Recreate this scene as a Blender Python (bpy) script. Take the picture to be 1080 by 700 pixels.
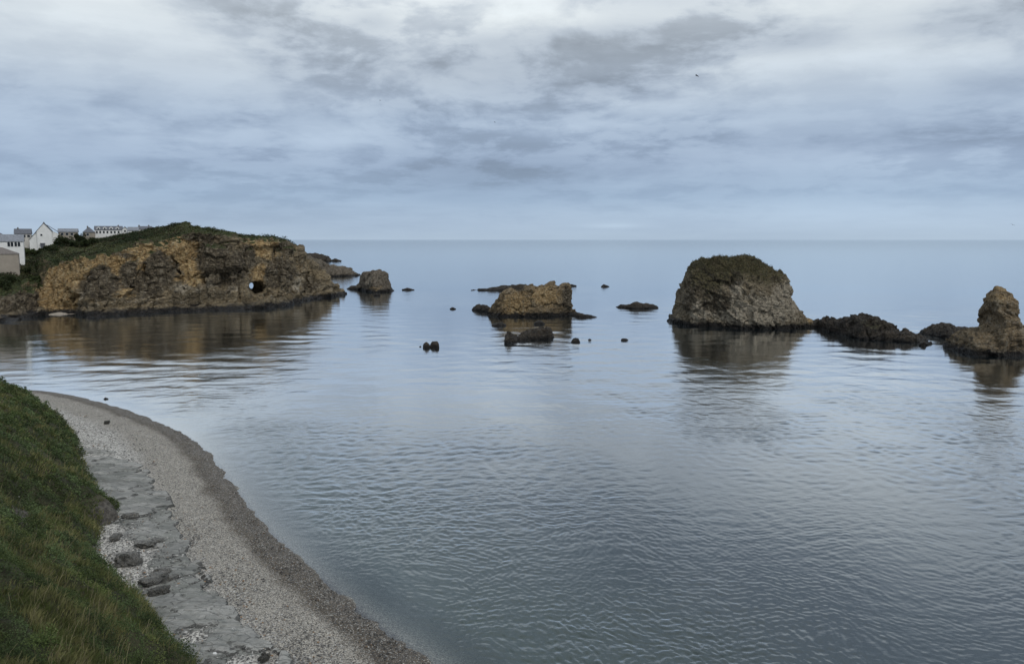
import bpy, bmesh, math, random
import numpy as np
from mathutils import Vector, Matrix
from mathutils.bvhtree import BVHTree
R = math.radians
random.seed(7)
rng = np.random.default_rng(11)
for o in list(bpy.data.objects): bpy.data.objects.remove(o)
S = bpy.context.scene
COL = S.collection

# ------------------------------------------------------------------ camera
CAMH = 28.0; F = 816.0
PITCH = math.atan(97.5/F)
cd = bpy.data.cameras.new('camera'); cam = bpy.data.objects.new('camera', cd); COL.objects.link(cam)
cam.location = (0, 0, CAMH); cam.rotation_euler = (math.pi/2-PITCH, 0, 0)
cd.sensor_width = 36; cd.lens = 36*F/1080; cd.clip_start = .1; cd.clip_end = 90000
S.camera = cam
S.view_settings.view_transform = 'Standard'; S.view_settings.look = 'None'
S.view_settings.exposure = 0.40; S.view_settings.gamma = 1; S.view_settings.use_curve_mapping = False

# ------------------------------------------------------------------ node helper
class NT:
    def __init__(s, tree): s.t = tree; s.n = tree.nodes; s.l = tree.links
    def link(s, a, sock):
        if isinstance(a, E): a = a.s
        if isinstance(a, bpy.types.NodeSocket): s.l.new(a, sock)
        else:
            if isinstance(a, (tuple, list)) and len(a) == 3 and sock.type == 'RGBA': a = (*a, 1)
            sock.default_value = a
    def m(s, op, *a):
        n = s.n.new('ShaderNodeMath'); n.operation = op
        for i, v in enumerate(a): s.link(v, n.inputs[i])
        return E(s, n.outputs[0])
    def vm(s, op, *a):
        n = s.n.new('ShaderNodeVectorMath'); n.operation = op
        for i, v in enumerate(a): s.link(v, n.inputs[i])
        return E(s, n.outputs['Value'] if op in ('LENGTH', 'DOT_PRODUCT', 'DISTANCE') else n.outputs[0])
    def xyz(s, x, y, z):
        n = s.n.new('ShaderNodeCombineXYZ')
        for i, v in enumerate((x, y, z)): s.link(v, n.inputs[i])
        return E(s, n.outputs[0])
    def sep(s, v):
        n = s.n.new('ShaderNodeSeparateXYZ'); s.link(v, n.inputs[0]); return [E(s, o) for o in n.outputs]
    def noise(s, vec, scale=1, detail=4, rough=.5, dist=0, col=False):
        n = s.n.new('ShaderNodeTexNoise'); s.link(vec, n.inputs['Vector'])
        n.inputs['Scale'].default_value = scale; n.inputs['Detail'].default_value = detail
        n.inputs['Roughness'].default_value = rough; n.inputs['Distortion'].default_value = dist
        return E(s, n.outputs['Color' if col else 'Fac'])
    def vor(s, vec, scale=1, feature='F1', out='Distance', rnd=1):
        n = s.n.new('ShaderNodeTexVoronoi'); n.feature = feature; s.link(vec, n.inputs['Vector'])
        n.inputs['Scale'].default_value = scale; n.inputs['Randomness'].default_value = rnd
        return E(s, n.outputs[out])
    def ss(s, x, a, b):   # smooth step a..b -> 0..1
        n = s.n.new('ShaderNodeMapRange'); n.interpolation_type = 'SMOOTHSTEP'
        s.link(x, n.inputs[0]); s.link(a, n.inputs[1]); s.link(b, n.inputs[2]); return E(s, n.outputs[0])
    def mix(s, f, a, b, mode='MIX'):
        n = s.n.new('ShaderNodeMix'); n.data_type = 'RGBA'; n.blend_type = mode; n.clamp_factor = True
        s.link(f, n.inputs[0]); s.link(a, n.inputs[6]); s.link(b, n.inputs[7]); return E(s, n.outputs[2])
    def attr(s, name, out='Fac'):
        n = s.n.new('ShaderNodeAttribute'); n.attribute_name = name; return E(s, n.outputs[out])
    def pos(s):
        n = s.n.new('ShaderNodeNewGeometry'); return E(s, n.outputs['Position'])
    def nrm(s):
        n = s.n.new('ShaderNodeNewGeometry'); return E(s, n.outputs['Normal'])
    def bump(s, h, strength=1, dist=1, normal=None):
        n = s.n.new('ShaderNodeBump'); s.link(h, n.inputs['Height']); s.link(strength, n.inputs['Strength']); s.link(dist, n.inputs['Distance'])
        if normal is not None: s.link(normal, n.inputs['Normal'])
        return E(s, n.outputs[0])
class E:
    def __init__(s, nt, so): s.nt = nt; s.s = so
    def __add__(s, o): return s.nt.m('ADD', s, o)
    __radd__ = __add__
    def __sub__(s, o): return s.nt.m('SUBTRACT', s, o)
    def __rsub__(s, o): return s.nt.m('SUBTRACT', o, s)
    def __mul__(s, o): return s.nt.m('MULTIPLY', s, o)
    __rmul__ = __mul__
    def __truediv__(s, o): return s.nt.m('DIVIDE', s, o)
    def __neg__(s): return s.nt.m('MULTIPLY', s, -1.0)
def srgb(r, g, b):
    f = lambda c: (c/255/12.92) if c/255 <= .04045 else ((c/255+.055)/1.055)**2.4
    return (f(r), f(g), f(b))

# ------------------------------------------------------------------ sky (overcast world)
SUN_EL, SUN_ROT = 48, 140      # behind the camera, to the right
W = bpy.data.worlds.new("World"); S.world = W; W.use_nodes = True
w = NT(W.node_tree); w.n.clear()
def build_world():
    tc = w.n.new('ShaderNodeTexCoord'); d = E(w, tc.outputs['Generated'])
    x, y, z = w.sep(d)
    az = w.m('ARCTAN2', x, y)*57.29578
    el = w.m('ARCSINE', z)*57.29578
    elp = w.m('MAXIMUM', el, 0.0)
    # cloud deck seen in perspective: position on a plane above the sea
    zz = w.m('MAXIMUM', z, 0.0)+0.20
    deck = w.xyz(x/zz, y/zz, 0.0)
    warp = w.noise(deck, .7, 3, .5, col=True)
    deckw = w.vm('ADD', deck, w.vm('SCALE', warp, (0,0,0)))
    deckw.s.node.inputs[1].default_value = (0, 0, 0)
    sc = w.n.new('ShaderNodeVectorMath'); sc.operation = 'SCALE'; w.link(warp, sc.inputs[0]); sc.inputs[3].default_value = .45
    dk = w.vm('ADD', deck, E(w, sc.outputs[0]))
    n1 = w.ss(w.noise(dk, 1.15, 8, .56), .42, .60)
    n2 = w.ss(w.noise(w.vm('ADD', dk, (7.3, 2.1, 4.0)), 4.2, 9, .6), .40, .60)
    band = w.noise(w.xyz(az*.035, el*.42, 3.7), 1.0, 5, .55)
    band2 = w.noise(w.xyz(az*.10, el*.9, 9.2), 1.0, 6, .6)
    def g(a0, e0, sa, se, amp):     # a broad patch of the cloud deck
        q = (az-a0)/sa; r = (el-e0)/se
        return w.m('EXPONENT', -(q*q+r*r))*amp
    def dpx(px, py):
        u = (px-540)/F; v = (350-py)/F; cp, sp = math.cos(PITCH), math.sin(PITCH)
        D = Vector((u, cp+v*sp, -sp+v*cp)).normalized()
        return math.degrees(math.atan2(D.x, D.y)), math.degrees(math.asin(D.z))
    def gp(px, py, wpx, hpx, amp):
        a, e = dpx(px, py); return g(a, e, wpx*.068, hpx*.07, amp)
    # lightness of the deck by height: dim blue band low down, pale above
    ramp = w.n.new('ShaderNodeValToRGB'); w.link(elp/90.0, ramp.inputs[0])
    cr = ramp.color_ramp
    stops = [(0, (170,188,207)), (1.0, (165,184,206)), (3.0, (157,178,203)), (5.5, (161,178,201)), (8.5, (169,184,203)), (11.5, (185,195,206)), (15, (208,215,220)), (19, (212,219,225)), (23, (187,198,210)), (30, (192,203,216)), (50, (226,233,240)), (90, (232,240,250))]
    cr.elements[0].position = 0; cr.elements[0].color = (*srgb(*stops[0][1]), 1)
    cr.elements[1].position = 1; cr.elements[1].color = (*srgb(*stops[-1][1]), 1)
    for p, c in stops[1:-1]:
        e = cr.elements.new(p/90); e.color = (*srgb(*c), 1)
    base = E(w, ramp.outputs[0])
    hi = w.ss(el, -1.0, 10.0)
    patches = (gp(330,148,110,18,.13)+gp(640,150,120,30,.06)+gp(250,10,70,25,-.10)+gp(300,30,60,22,-.16)+gp(395,22,26,12,-.20)
        +gp(180,38,150,16,.10)+gp(60,10,60,20,.05)+gp(100,100,240,22,-.07)+gp(470,70,110,16,-.20)+gp(600,40,110,14,-.20)
        +gp(850,45,40,14,-.22)+gp(760,80,60,12,.16)+gp(870,60,90,10,.14)+gp(680,112,60,8,.20)+gp(620,90,120,9,-.12)
        +gp(1020,25,60,16,-.18)+gp(1060,90,50,12,-.22)+gp(1000,60,60,14,.14)+gp(950,170,90,12,.14)+gp(930,148,120,8,-.16)
        +gp(560,180,150,22,-.14)+gp(480,195,90,22,-.08)+gp(200,215,220,16,-.05)+gp(50,217,60,8,.20)+gp(40,235,90,8,.08)
        +gp(860,225,260,18,.12)+gp(1000,230,160,22,.10)+gp(650,238,30,3,.14)+gp(760,15,120,20,.08)+gp(530,10,90,16,.12)+gp(160,233,9,7,-.09)
        +gp(60,160,160,14,-.04)+gp(800,140,160,10,-.05)+g(-9.,16.5,11.,4.5,.16)+g(14.,24.,9.,6.,-.14))
    light = 1.0+(n1-.66)*hi*.26+(n2-.5)*hi*.24*(1.35-n1)+(band-.5)*.26+(band2-.5)*.16+patches*.95
    light = w.m('MAXIMUM', light, .45)
    tint = w.mix(w.ss(light, .75, 1.25), (.95,.985,1.04), (1.02,1.015,.99))
    vmn = w.n.new('ShaderNodeVectorMath'); vmn.operation = 'MULTIPLY'; w.link(base, vmn.inputs[0]); w.link(tint, vmn.inputs[1])
    vs = w.n.new('ShaderNodeVectorMath'); vs.operation = 'SCALE'; w.link(vmn.outputs[0], vs.inputs[0]); w.link(light, vs.inputs[3])
    cloudcol = E(w, vs.outputs[0])
    # clear air above the clouds
    sky = w.n.new('ShaderNodeTexSky'); sky.sky_type = 'NISHITA'; sky.sun_disc = False
    sky.sun_elevation = R(SUN_EL); sky.sun_rotation = R(SUN_ROT)
    bg1 = w.n.new('ShaderNodeBackground'); w.l.new(sky.outputs[0], bg1.inputs[0]); bg1.inputs[1].default_value = .08
    bg2 = w.n.new('ShaderNodeBackground'); w.link(cloudcol, bg2.inputs[0]); bg2.inputs[1].default_value = .80
    mx = w.n.new('ShaderNodeMixShader'); mx.inputs[0].default_value = .93
    w.l.new(bg1.outputs[0], mx.inputs[1]); w.l.new(bg2.outputs[0], mx.inputs[2])
    out = w.n.new('ShaderNodeOutputWorld'); w.l.new(mx.outputs[0], out.inputs[0])
build_world()
sl = bpy.data.lights.new('sun', 'SUN'); sl.energy = 1.0; sl.angle = R(14); sl.color = (1, .96, .9)
so = bpy.data.objects.new('sun', sl); COL.objects.link(so)
sd = Vector((math.sin(R(SUN_ROT))*math.cos(R(SUN_EL)), math.cos(R(SUN_ROT))*math.cos(R(SUN_EL)), math.sin(R(SUN_EL))))
so.rotation_euler = sd.to_track_quat('Z', 'Y').to_euler()

# ------------------------------------------------------------------ numpy helpers
CP, SP = math.cos(PITCH), math.sin(PITCH)
def ray(px, py):
    u = (np.asarray(px, float)-540)/F; v = (350-np.asarray(py, float))/F
    return u+v*0, CP+v*SP+u*0, -SP+v*CP+u*0
def onz(px, py, z=0.):            # where the line of sight meets height z
    a, b, c = ray(px, py); t = (z-CAMH)/c
    return a*t, b*t, CAMH+c*t
def ony(px, py, Y):               # where it meets distance Y
    a, b, c = ray(px, py); t = Y/b
    return a*t, b*t, CAMH+c*t
def P3(px, py, Y): return np.array([float(q) for q in ony(px, py, Y)])

def _h(ix, iy, iz, s=0):
    h = (ix.astype(np.int64)*374761393+iy.astype(np.int64)*668265263+iz.astype(np.int64)*2147483647+s*974634777) & 0xffffffff
    h = ((h ^ (h >> 13))*1274126177) & 0xffffffff
    h = (h ^ (h >> 16)); h = (h*2246822519) & 0xffffffff
    return ((h ^ (h >> 15)) & 0xffffff)/float(0x1000000)
def vnoise(p, s=0):
    i = np.floor(p).astype(np.int64); f = p-i; u = f*f*f*(f*(f*6-15)+10)
    r = 0
    for dx in (0, 1):
        for dy in (0, 1):
            for dz in (0, 1):
                wt = (u[:,0] if dx else 1-u[:,0])*(u[:,1] if dy else 1-u[:,1])*(u[:,2] if dz else 1-u[:,2])
                hx = i[:,0]+dx; hy = i[:,1]+dy; hz = i[:,2]+dz
                gx = _h(hx,hy,hz,s)*2-1; gy = _h(hx,hy,hz,s+1)*2-1; gz = _h(hx,hy,hz,s+2)*2-1
                r = r+wt*(gx*(f[:,0]-dx)+gy*(f[:,1]-dy)+gz*(f[:,2]-dz))
    return r*1.3            # about -1..1
def fbm(p, scale=1., oct=4, gain=.5, s=0):
    r = 0; a = 1.; q = np.asarray(p, float)*scale
    for k in range(oct): r = r+a*vnoise(q, s+17*k); a *= gain; q = q*2.03+5.1
    return r
def ridged(p, scale=1., oct=4, gain=.5, s=0):
    r = 0; a = 1.; q = np.asarray(p, float)*scale
    for k in range(oct): r = r+a*(1-2*np.abs(vnoise(q, s+17*k))*1.6); a *= gain; q = q*2.03+5.1
    return r*.5
def worley(p, s=0):
    i = np.floor(p).astype(np.int64); f1 = np.full(len(p), 9.); f2 = f1.copy(); cid = np.zeros(len(p))
    for dx in (-1,0,1):
        for dy in (-1,0,1):
            for dz in (-1,0,1):
                hx = i[:,0]+dx; hy = i[:,1]+dy; hz = i[:,2]+dz
                q = np.stack([hx+_h(hx,hy,hz,s), hy+_h(hx,hy,hz,s+1), hz+_h(hx,hy,hz,s+2)], 1)
                dd = np.linalg.norm(q-p, axis=1); c = _h(hx,hy,hz,s+3)
                nearer = dd < f1
                f2 = np.where(nearer, f1, np.minimum(f2, dd)); cid = np.where(nearer, c, cid); f1 = np.where(nearer, dd, f1)
    return f1, f2, cid
def facets(p, s=0, step=.6, tiltk=1.0):
    """broken planes: each cell is a flat face with its own tilt and step"""
    i = np.floor(p).astype(np.int64); f1 = np.full(len(p), 9.); f2 = f1.copy(); val = np.zeros(len(p))
    for dx in (-1,0,1):
        for dy in (-1,0,1):
            for dz in (-1,0,1):
                hx = i[:,0]+dx; hy = i[:,1]+dy; hz = i[:,2]+dz
                q = np.stack([hx+_h(hx,hy,hz,s), hy+_h(hx,hy,hz,s+1), hz+_h(hx,hy,hz,s+2)], 1)
                e = p-q; dd = np.linalg.norm(e, axis=1)
                v = (_h(hx,hy,hz,s+3)-.5)*step+tiltk*((_h(hx,hy,hz,s+4)-.5)*e[:,0]+(_h(hx,hy,hz,s+5)-.5)*e[:,1]+(_h(hx,hy,hz,s+6)-.5)*e[:,2]*1.3)
                nearer = dd < f1
                f2 = np.where(nearer, f1, np.minimum(f2, dd)); val = np.where(nearer, v, val); f1 = np.where(nearer, dd, f1)
    return val-np.clip(.10-(f2-f1), 0, 1)*2.2
def interp(x, pts):
    pts = sorted(pts); return np.interp(x, [p[0] for p in pts], [p[1] for p in pts])
def sdist(X, Y, line):            # signed distance to a polyline: + on its left-hand side
    L = np.array(line, float); best = np.full(X.shape, 1e9); sgn = np.ones(X.shape)
    for k in range(len(L)-1):
        a, b = L[k], L[k+1]; dv = b-a; l2 = dv@dv
        t = np.clip(((X-a[0])*dv[0]+(Y-a[1])*dv[1])/l2, 0, 1)
        ex = X-(a[0]+t*dv[0]); ey = Y-(a[1]+t*dv[1]); dd = ex*ex+ey*ey
        c = dv[0]*(Y-a[1])-dv[1]*(X-a[0])
        # at shared corners prefer the segment that sees the point more squarely
        m = dd < best-1e-9; best = np.where(m, dd, best); sgn = np.where(m, np.sign(c), sgn)
    return np.sqrt(best)*sgn
def smooth(x, a, b):
    t = np.clip((x-a)/(b-a), 0, 1); return t*t*(3-2*t)

# ------------------------------------------------------------------ object helpers
def tag(o, label=None, cat=None, group=None, kind=None):
    if label: o['label'] = label
    if cat: o['category'] = cat
    if group: o['group'] = group
    if kind: o['kind'] = kind
    return o
def mesh_np(name, V, Fc, mat=None, parent=None, smooth_=False):
    me = bpy.data.meshes.new(name)
    V = np.asarray(V, np.float32); Fc = np.asarray(Fc, np.int32); k = Fc.shape[1]
    me.vertices.add(len(V)); me.vertices.foreach_set('co', V.ravel())
    me.loops.add(Fc.size); me.loops.foreach_set('vertex_index', Fc.ravel())
    me.polygons.add(len(Fc)); me.polygons.foreach_set('loop_start', np.arange(0, Fc.size, k, dtype=np.int32))
    me.polygons.foreach_set('loop_total', np.full(len(Fc), k, np.int32))
    me.update(calc_edges=True)
    me.polygons.foreach_set('use_smooth', np.full(len(Fc), smooth_))
    o = bpy.data.objects.new(name, me); COL.objects.link(o)
    if mat: me.materials.append(mat)
    if parent: o.parent = parent
    return o
def fattr(o, name, vals):
    a = o.data.attributes.new(name, 'FLOAT', 'POINT'); a.data.foreach_set('value', np.asarray(vals, np.float32))
def cattr(o, name, cols):         # per-face colour
    a = o.data.attributes.new(name, 'FLOAT_COLOR', 'CORNER')
    k = len(o.data.loops)//len(o.data.polygons)
    c = np.ones((len(cols), k, 4), np.float32); c[:, :, :3] = cols[:, None, :]
    a.data.foreach_set('color', c.ravel())
def gridfaces(nu, nv):            # verts index = i*nv + j
    i, j = np.meshgrid(np.arange(nu-1), np.arange(nv-1), indexing='ij'); a = (i*nv+j).ravel()
    return np.stack([a, a+nv, a+nv+1, a+1], 1)
def get_co(o):
    n = len(o.data.vertices); a = np.empty(n*3, np.float32); o.data.vertices.foreach_get('co', a); return a.reshape(-1, 3).astype(float)
def get_no(o):
    n = len(o.data.vertices); a = np.empty(n*3, np.float32); o.data.vertex_normals.foreach_get('vector', a); return a.reshape(-1, 3).astype(float)
def solid_remesh(name, X, Y, Z, bottom, voxel, cutters=()):
    """closed solid from a height grid, voxel-remeshed"""
    nu, nv = X.shape
    top = np.stack([X, Y, Z], -1).reshape(-1, 3); bot = top.copy(); bot[:, 2] = bottom
    f = gridfaces(nu, nv); n = nu*nv
    fb = f[:, ::-1]+n
    ring = [i*nv for i in range(nu)]+[(nu-1)*nv+j for j in range(1, nv)]+[i*nv+nv-1 for i in range(nu-2, -1, -1)]+[j for j in range(nv-2, 0, -1)]
    ring = np.array(ring); nx = np.roll(ring, -1)
    fs = np.stack([ring, nx, nx+n, ring+n], 1)[:, ::-1]
    o = mesh_np(name, np.concatenate([top, bot]), np.concatenate([f, fb, fs]))
    bm = bmesh.new(); bm.from_mesh(o.data); bmesh.ops.recalc_face_normals(bm, faces=bm.faces); bm.to_mesh(o.data); bm.free()
    md = o.modifiers.new('r', 'REMESH'); md.mode = 'VOXEL'; md.voxel_size = voxel
    cuts = []
    for c in cutters:
        b = o.modifiers.new('b', 'BOOLEAN'); b.operation = 'DIFFERENCE'; b.object = c; b.solver = 'EXACT'; cuts.append(c)
    if cutters:
        md2 = o.modifiers.new('r2', 'REMESH'); md2.mode = 'VOXEL'; md2.voxel_size = voxel
    dg = bpy.context.evaluated_depsgraph_get(); dg.update()
    me = bpy.data.meshes.new_from_object(o.evaluated_get(dg)); o.modifiers.clear()
    old = o.data; o.data = me; bpy.data.meshes.remove(old); me.name = name
    for c in cuts: bpy.data.objects.remove(c)
    return o

# ------------------------------------------------------------------ materials
def mat(name):
    m = bpy.data.materials.new(name); m.use_nodes = True; t = NT(m.node_tree)
    b = m.node_tree.nodes['Principled BSDF']
    return m, t, b
def rock_mat(name, cols, wet=1.3, speck=1., grain=1., bump=.5, scale=.12, veg=(.05,.06,.025), vegamt=0., strat=(0,.35,0), rough=.9):
    """weathered sea rock: patchy stain colours, bedding, lichen, a black weed band at the waterline"""
    m, t, b = mat(name); p = t.pos(); px, py, pz = t.sep(p)
    mp = t.n.new('ShaderNodeMapping'); t.link(p, mp.inputs[0]); mp.inputs['Rotation'].default_value = (strat[0], strat[1], strat[2]); mp.inputs['Scale'].default_value = (1, 1, 2.2)
    q = E(t, mp.outputs[0])
    na = t.noise(q, scale, 5, .6, .6); nb = t.noise(q, scale*2.7, 6, .65, .3); nc = t.noise(p, scale*9, 6, .7); nd = t.noise(p, scale*30, 4, .7)
    c = t.mix(t.ss(na, .40, .58), cols[0], cols[1])
    c = t.mix(t.ss(nb, .50, .66), c, cols[2])
    och = t.attr('ochre'); drk = t.attr('dark'); pal = t.attr('pale'); vg = t.attr('veg')
    och = t.ss(och+(nb-.5)*.8+(nc-.5)*.3, .35, .55); pal = t.ss(pal+(nb-.5)*1.0+(nc-.5)*.8, .35, .65)
    c = t.mix(pal, c, (.40,.345,.26)); c = t.mix(och, c, t.mix(t.ss(nc, .4, .6), (.30,.195,.085), (.43,.31,.155)))
    c = t.mix(t.ss(drk+(nb-.5)*.7+(nc-.5)*.3, .40, .58), c, t.mix(t.ss(nc,.42,.6),(.058,.045,.029),(.13,.102,.064)))
    # bedding cracks & grit
    vor = t.vor(q, scale*7, 'DISTANCE_TO_EDGE'); crack = t.ss(vor, .0, .07)
    c = t.mix((1.0-crack)*.55*t.ss(na, .35, .6), c, (.03,.026,.02))
    ns = t.noise(t.xyz(px, py, pz*.22), scale*4, 5, .65); c = t.mix(t.ss(ns, .55, .68)*.5*speck, c, (.26,.23,.17)); c = t.mix(t.ss(ns, .44, .34)*.5*grain, c, (.035,.03,.023))
    gl = t.ss(nc, .53, .66); c = t.mix(gl*.6*speck, c, (.34,.31,.25))
    c = t.mix(t.ss(nc, .46, .36)*.7*grain, c, (.028,.024,.018))
    c = t.mix(t.ss(nd, .50, .30)*.5*grain, c, (.03,.027,.02))
    # green on ledges and tops
    nz = t.sep(t.nrm())[2]
    vv = t.ss(vg+(nz-.6)*.35+(nb-.5)*.8+(nc-.5)*.5, .35, .6)
    vc = t.mix(t.ss(nc, .35, .65), veg, (veg[0]*2.0, veg[1]*1.7, veg[2]*1.6)); vc = t.mix(t.ss(nb,.5,.65), vc, (.075,.06,.035))
    c = t.mix(vv, c, vc)
    # tidal band
    h = pz+(nb-.5)*4.0+(nc-.5)*1.8
    band = t.ss(h, wet+.9, wet-.5)
    c = t.mix(band, c, t.mix(t.ss(nd, .4, .7), (.010,.010,.010), (.035,.028,.022)))
    t.link(c, b.inputs['Base Color']); b.inputs['Roughness'].default_value = rough
    t.link(t.mix(band, (rough,)*3, (.45,)*3), b.inputs['Roughness'])
    b.inputs['Specular IOR Level'].default_value = .3
    hh = nc*1.2+nb*1.2+crack*.45+nd*.45
    t.link(t.bump(hh, 1.0, bump), b.inputs['Normal'])
    return m
def plain(name, col, rough=.8, var=.25, scale=1.5, spec=.3):
    m, t, b = mat(name); p = t.pos(); n = t.noise(p, scale, 4, .6)
    t.link(t.mix(t.ss(n, .35, .65), tuple(c*(1-var) for c in col), tuple(c*(1+var) for c in col)), b.inputs['Base Color'])
    b.inputs['Roughness'].default_value = rough; b.inputs['Specular IOR Level'].default_value = spec
    return m
def leaf_mat(name, transl=.3):
    m, t, b = mat(name); c = t.attr('col', 'Color')
    t.link(c, b.inputs['Base Color']); b.inputs['Roughness'].default_value = .75; b.inputs['Specular IOR Level'].default_value = .25
    tr = t.n.new('ShaderNodeBsdfTranslucent'); t.link(c, tr.inputs[0])
    mx = t.n.new('ShaderNodeMixShader'); mx.inputs[0].default_value = transl
    t.l.new(b.outputs[0], mx.inputs[1]); t.l.new(tr.outputs[0], mx.inputs[2])
    t.l.new(mx.outputs[0], m.node_tree.nodes['Material Output'].inputs[0])
    return m
BROWN = ((.085,.070,.048), (.17,.135,.085), (.20,.125,.055))
M_head = rock_mat('headland_rock', ((.15,.120,.076), (.24,.185,.110), (.095,.077,.052)), wet=1.6, bump=.75, scale=.075, grain=.6, speck=.6, veg=(.030,.042,.015), strat=(0,.5,0))
M_dome = rock_mat('dome_rock', ((.19,.152,.098), (.27,.218,.142), (.12,.098,.064)), wet=1.3, bump=1.0, scale=.11, veg=(.060,.057,.028), strat=(0,-.7,0))
M_ochr = rock_mat('ochre_rock', ((.18,.132,.075), (.27,.20,.115), (.11,.085,.055)), wet=1.2, bump=.7, scale=.16, strat=(0,.4,0))
M_grey = rock_mat('brown_rock', ((.14,.118,.09), (.20,.165,.125), (.11,.093,.07)), wet=1.0, bump=.6, scale=.2)
M_dark = rock_mat('weed_covered_rock', ((.036,.029,.022), (.070,.054,.038), (.026,.022,.018)), wet=.6, speck=.25, bump=.6, scale=.25, rough=.75)
M_leaf = leaf_mat('foliage')
M_bark = plain('bark', (.06,.045,.03), .95)

# ------------------------------------------------------------------ shoreline plan
def wl(px, py, z=0.): a = onz(px, py, z); return (float(a[0]), float(a[1]))
WATER = [(14,-60), (12,0), (4,34)]+[wl(*p) for p in [(462,703),(430,681),(400,660),(350,619),(300,575),(268,542),(246,512),(228,484),(203,461),(178,449),(150,438),(110,425),(75,416),(45,412)]]+[(-100,146),(-160,152),(-300,150)]
FOOT = [(-6,-60), (-8,10), (-16,32)]+[wl(px, py, 1.6) for px, py in [(212,706),(186,690),(163,662),(146,634),(112,604),(98,575),(103,556),(124,545),(112,524),(94,505),(86,480),(82,462),(60,440),(40,425),(24,414)]]+[(-110,140),(-170,144),(-300,142)]
SLAB = [(-2,-60), (-3,20), (-7,36)]+[wl(px, py, 1.4) for px, py in [(330,720),(300,692),(262,660),(242,636),(222,608),(208,590),(200,560),(186,535),(172,512),(150,492),(135,470),(118,458),(85,455)]]+[(-95,100),(-120,110)]
def chaikin(L, n=2):
    for _ in range(n):
        L = np.array(L, float); a = L[:-1]*.75+L[1:]*.25; b = L[:-1]*.25+L[1:]*.75; M = np.empty((2*len(a), 2)); M[0::2] = a; M[1::2] = b
        L = np.concatenate([L[:1], M, L[-1:]])
    return [tuple(p) for p in L]
WATER = chaikin(WATER); SLAB = chaikin(SLAB, 1)
def beach_z(X, Y):
    d = sdist(X, Y, WATER)
    z = np.where(d > 0, 2.0*(1-np.exp(-d/12.)), d*.17)
    z = np.maximum(z, -7-.002*np.abs(d))
    return z, d
def terr_axes():
    ys = [-60., -40, -20, 0, 10, 20, 28]; y = 34.
    while y < 190: ys.append(y); y += .11*(y/45)**1.25
    xs = [-300., -260, -220, -190, -170, -150, -130, -118]; x = -110.
    while x < 12: xs.append(x); x += .16+max(0, (-x-30))*.004
    xs += [16, 24, 34, 60, 100]
    return np.array(xs), np.array(ys)
XS, YS = terr_axes(); GX, GY = np.meshgrid(XS, YS, indexing='ij')
BZ, DW = beach_z(GX, GY)
pts2 = np.stack([GX.ravel(), GY.ravel(), np.zeros(GX.size)], 1)
DF = sdist(GX, GY, FOOT); DS = sdist(GX, GY, SLAB)

# beach & sea bed
def build_beach():
    z = BZ.ravel().copy()
    z += fbm(pts2, .25, 3, s=3)*.10+fbm(pts2, 1.3, 3, s=9)*.035
    z += .10*np.exp(-((DW.ravel()-3.6-fbm(pts2,.1,2,s=40)*1.0)/.7)**2)      # storm ridge of the last tide
    V = np.stack([GX.ravel(), GY.ravel(), z], 1)
    m, t, b = mat('shingle'); p = t.pos(); dw = t.attr('dw'); ds = t.attr('ds')
    nlo = t.noise(p, .22, 4, .6); nm = t.noise(p, 1.1, 4, .6)
    def layer(scale):
        c = t.vor(p, scale, 'F1', 'Color'); r, g_, bb = t.sep(c); d = t.vor(p, scale, 'F1', 'Distance'); return r, g_, d
    r1, g1, d1 = layer(14.); r2, g2, d2 = layer(8.0)
    coarse = t.ss(dw+(nlo-.5)*4, 7.0, 10.5)
    v = t.mix(coarse, r1, r2)
    vr = t.sep(v)[0]
    w2 = dw+(nlo-.5)*2.6+(nm-.5)*.8
    zone = t.mix(t.ss(w2, 2.5, 4.2), (.058,.048,.035), (.200,.188,.167))
    zone = t.mix(t.ss(w2, 7.2, 10.), zone, (.28,.274,.26))
    zone = t.mix(t.ss(dw+(nm-.5)*.5, .1, -.5), zone, (.15,.15,.135))
    lo = t.mix(1.0, zone, (.30,.29,.28), 'MULTIPLY'); hi = t.mix(1.0, zone, (2.2,2.15,2.05), 'MULTIPLY')
    c = t.mix(t.ss(vr, .02, 1.0), lo, hi)
    c = t.mix(t.ss(g1, .86, .95)*.6, c, (.55,.54,.50)); c = t.mix(t.ss(g1, .14, .05)*.6, c, (.06,.055,.05))
    orange = t.ss(g1, .55, .62)*t.ss(g1, .70, .64)*t.ss(w2, 5., 2.5)
    c = t.mix(orange*.2, c, (.24,.13,.06))
    c = t.mix(t.ss(nm, .35, .65)*.3, c, t.mix(1.0, c, (.7,.7,.7), 'MULTIPLY'))
    t.link(c, b.inputs['Base Color'])
    t.link(t.mix(t.ss(w2, 1.2, 3.4), (.62,)*3, (.9,)*3), b.inputs['Roughness'])
    hh = (1.0-d1)*.05+(1.0-d2)*.06*t.sep(coarse)[0] if False else (1.0-d1)*.05
    t.link(t.bump(hh, 1.0, 1.0), b.inputs['Normal'])
    o = mesh_np('beach', V, gridfaces(*GX.shape), m, smooth_=True)
    fattr(o, 'dw', DW.ravel()); fattr(o, 'ds', DS.ravel()); tag(o, kind='structure')
    return o
build_beach()

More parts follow.
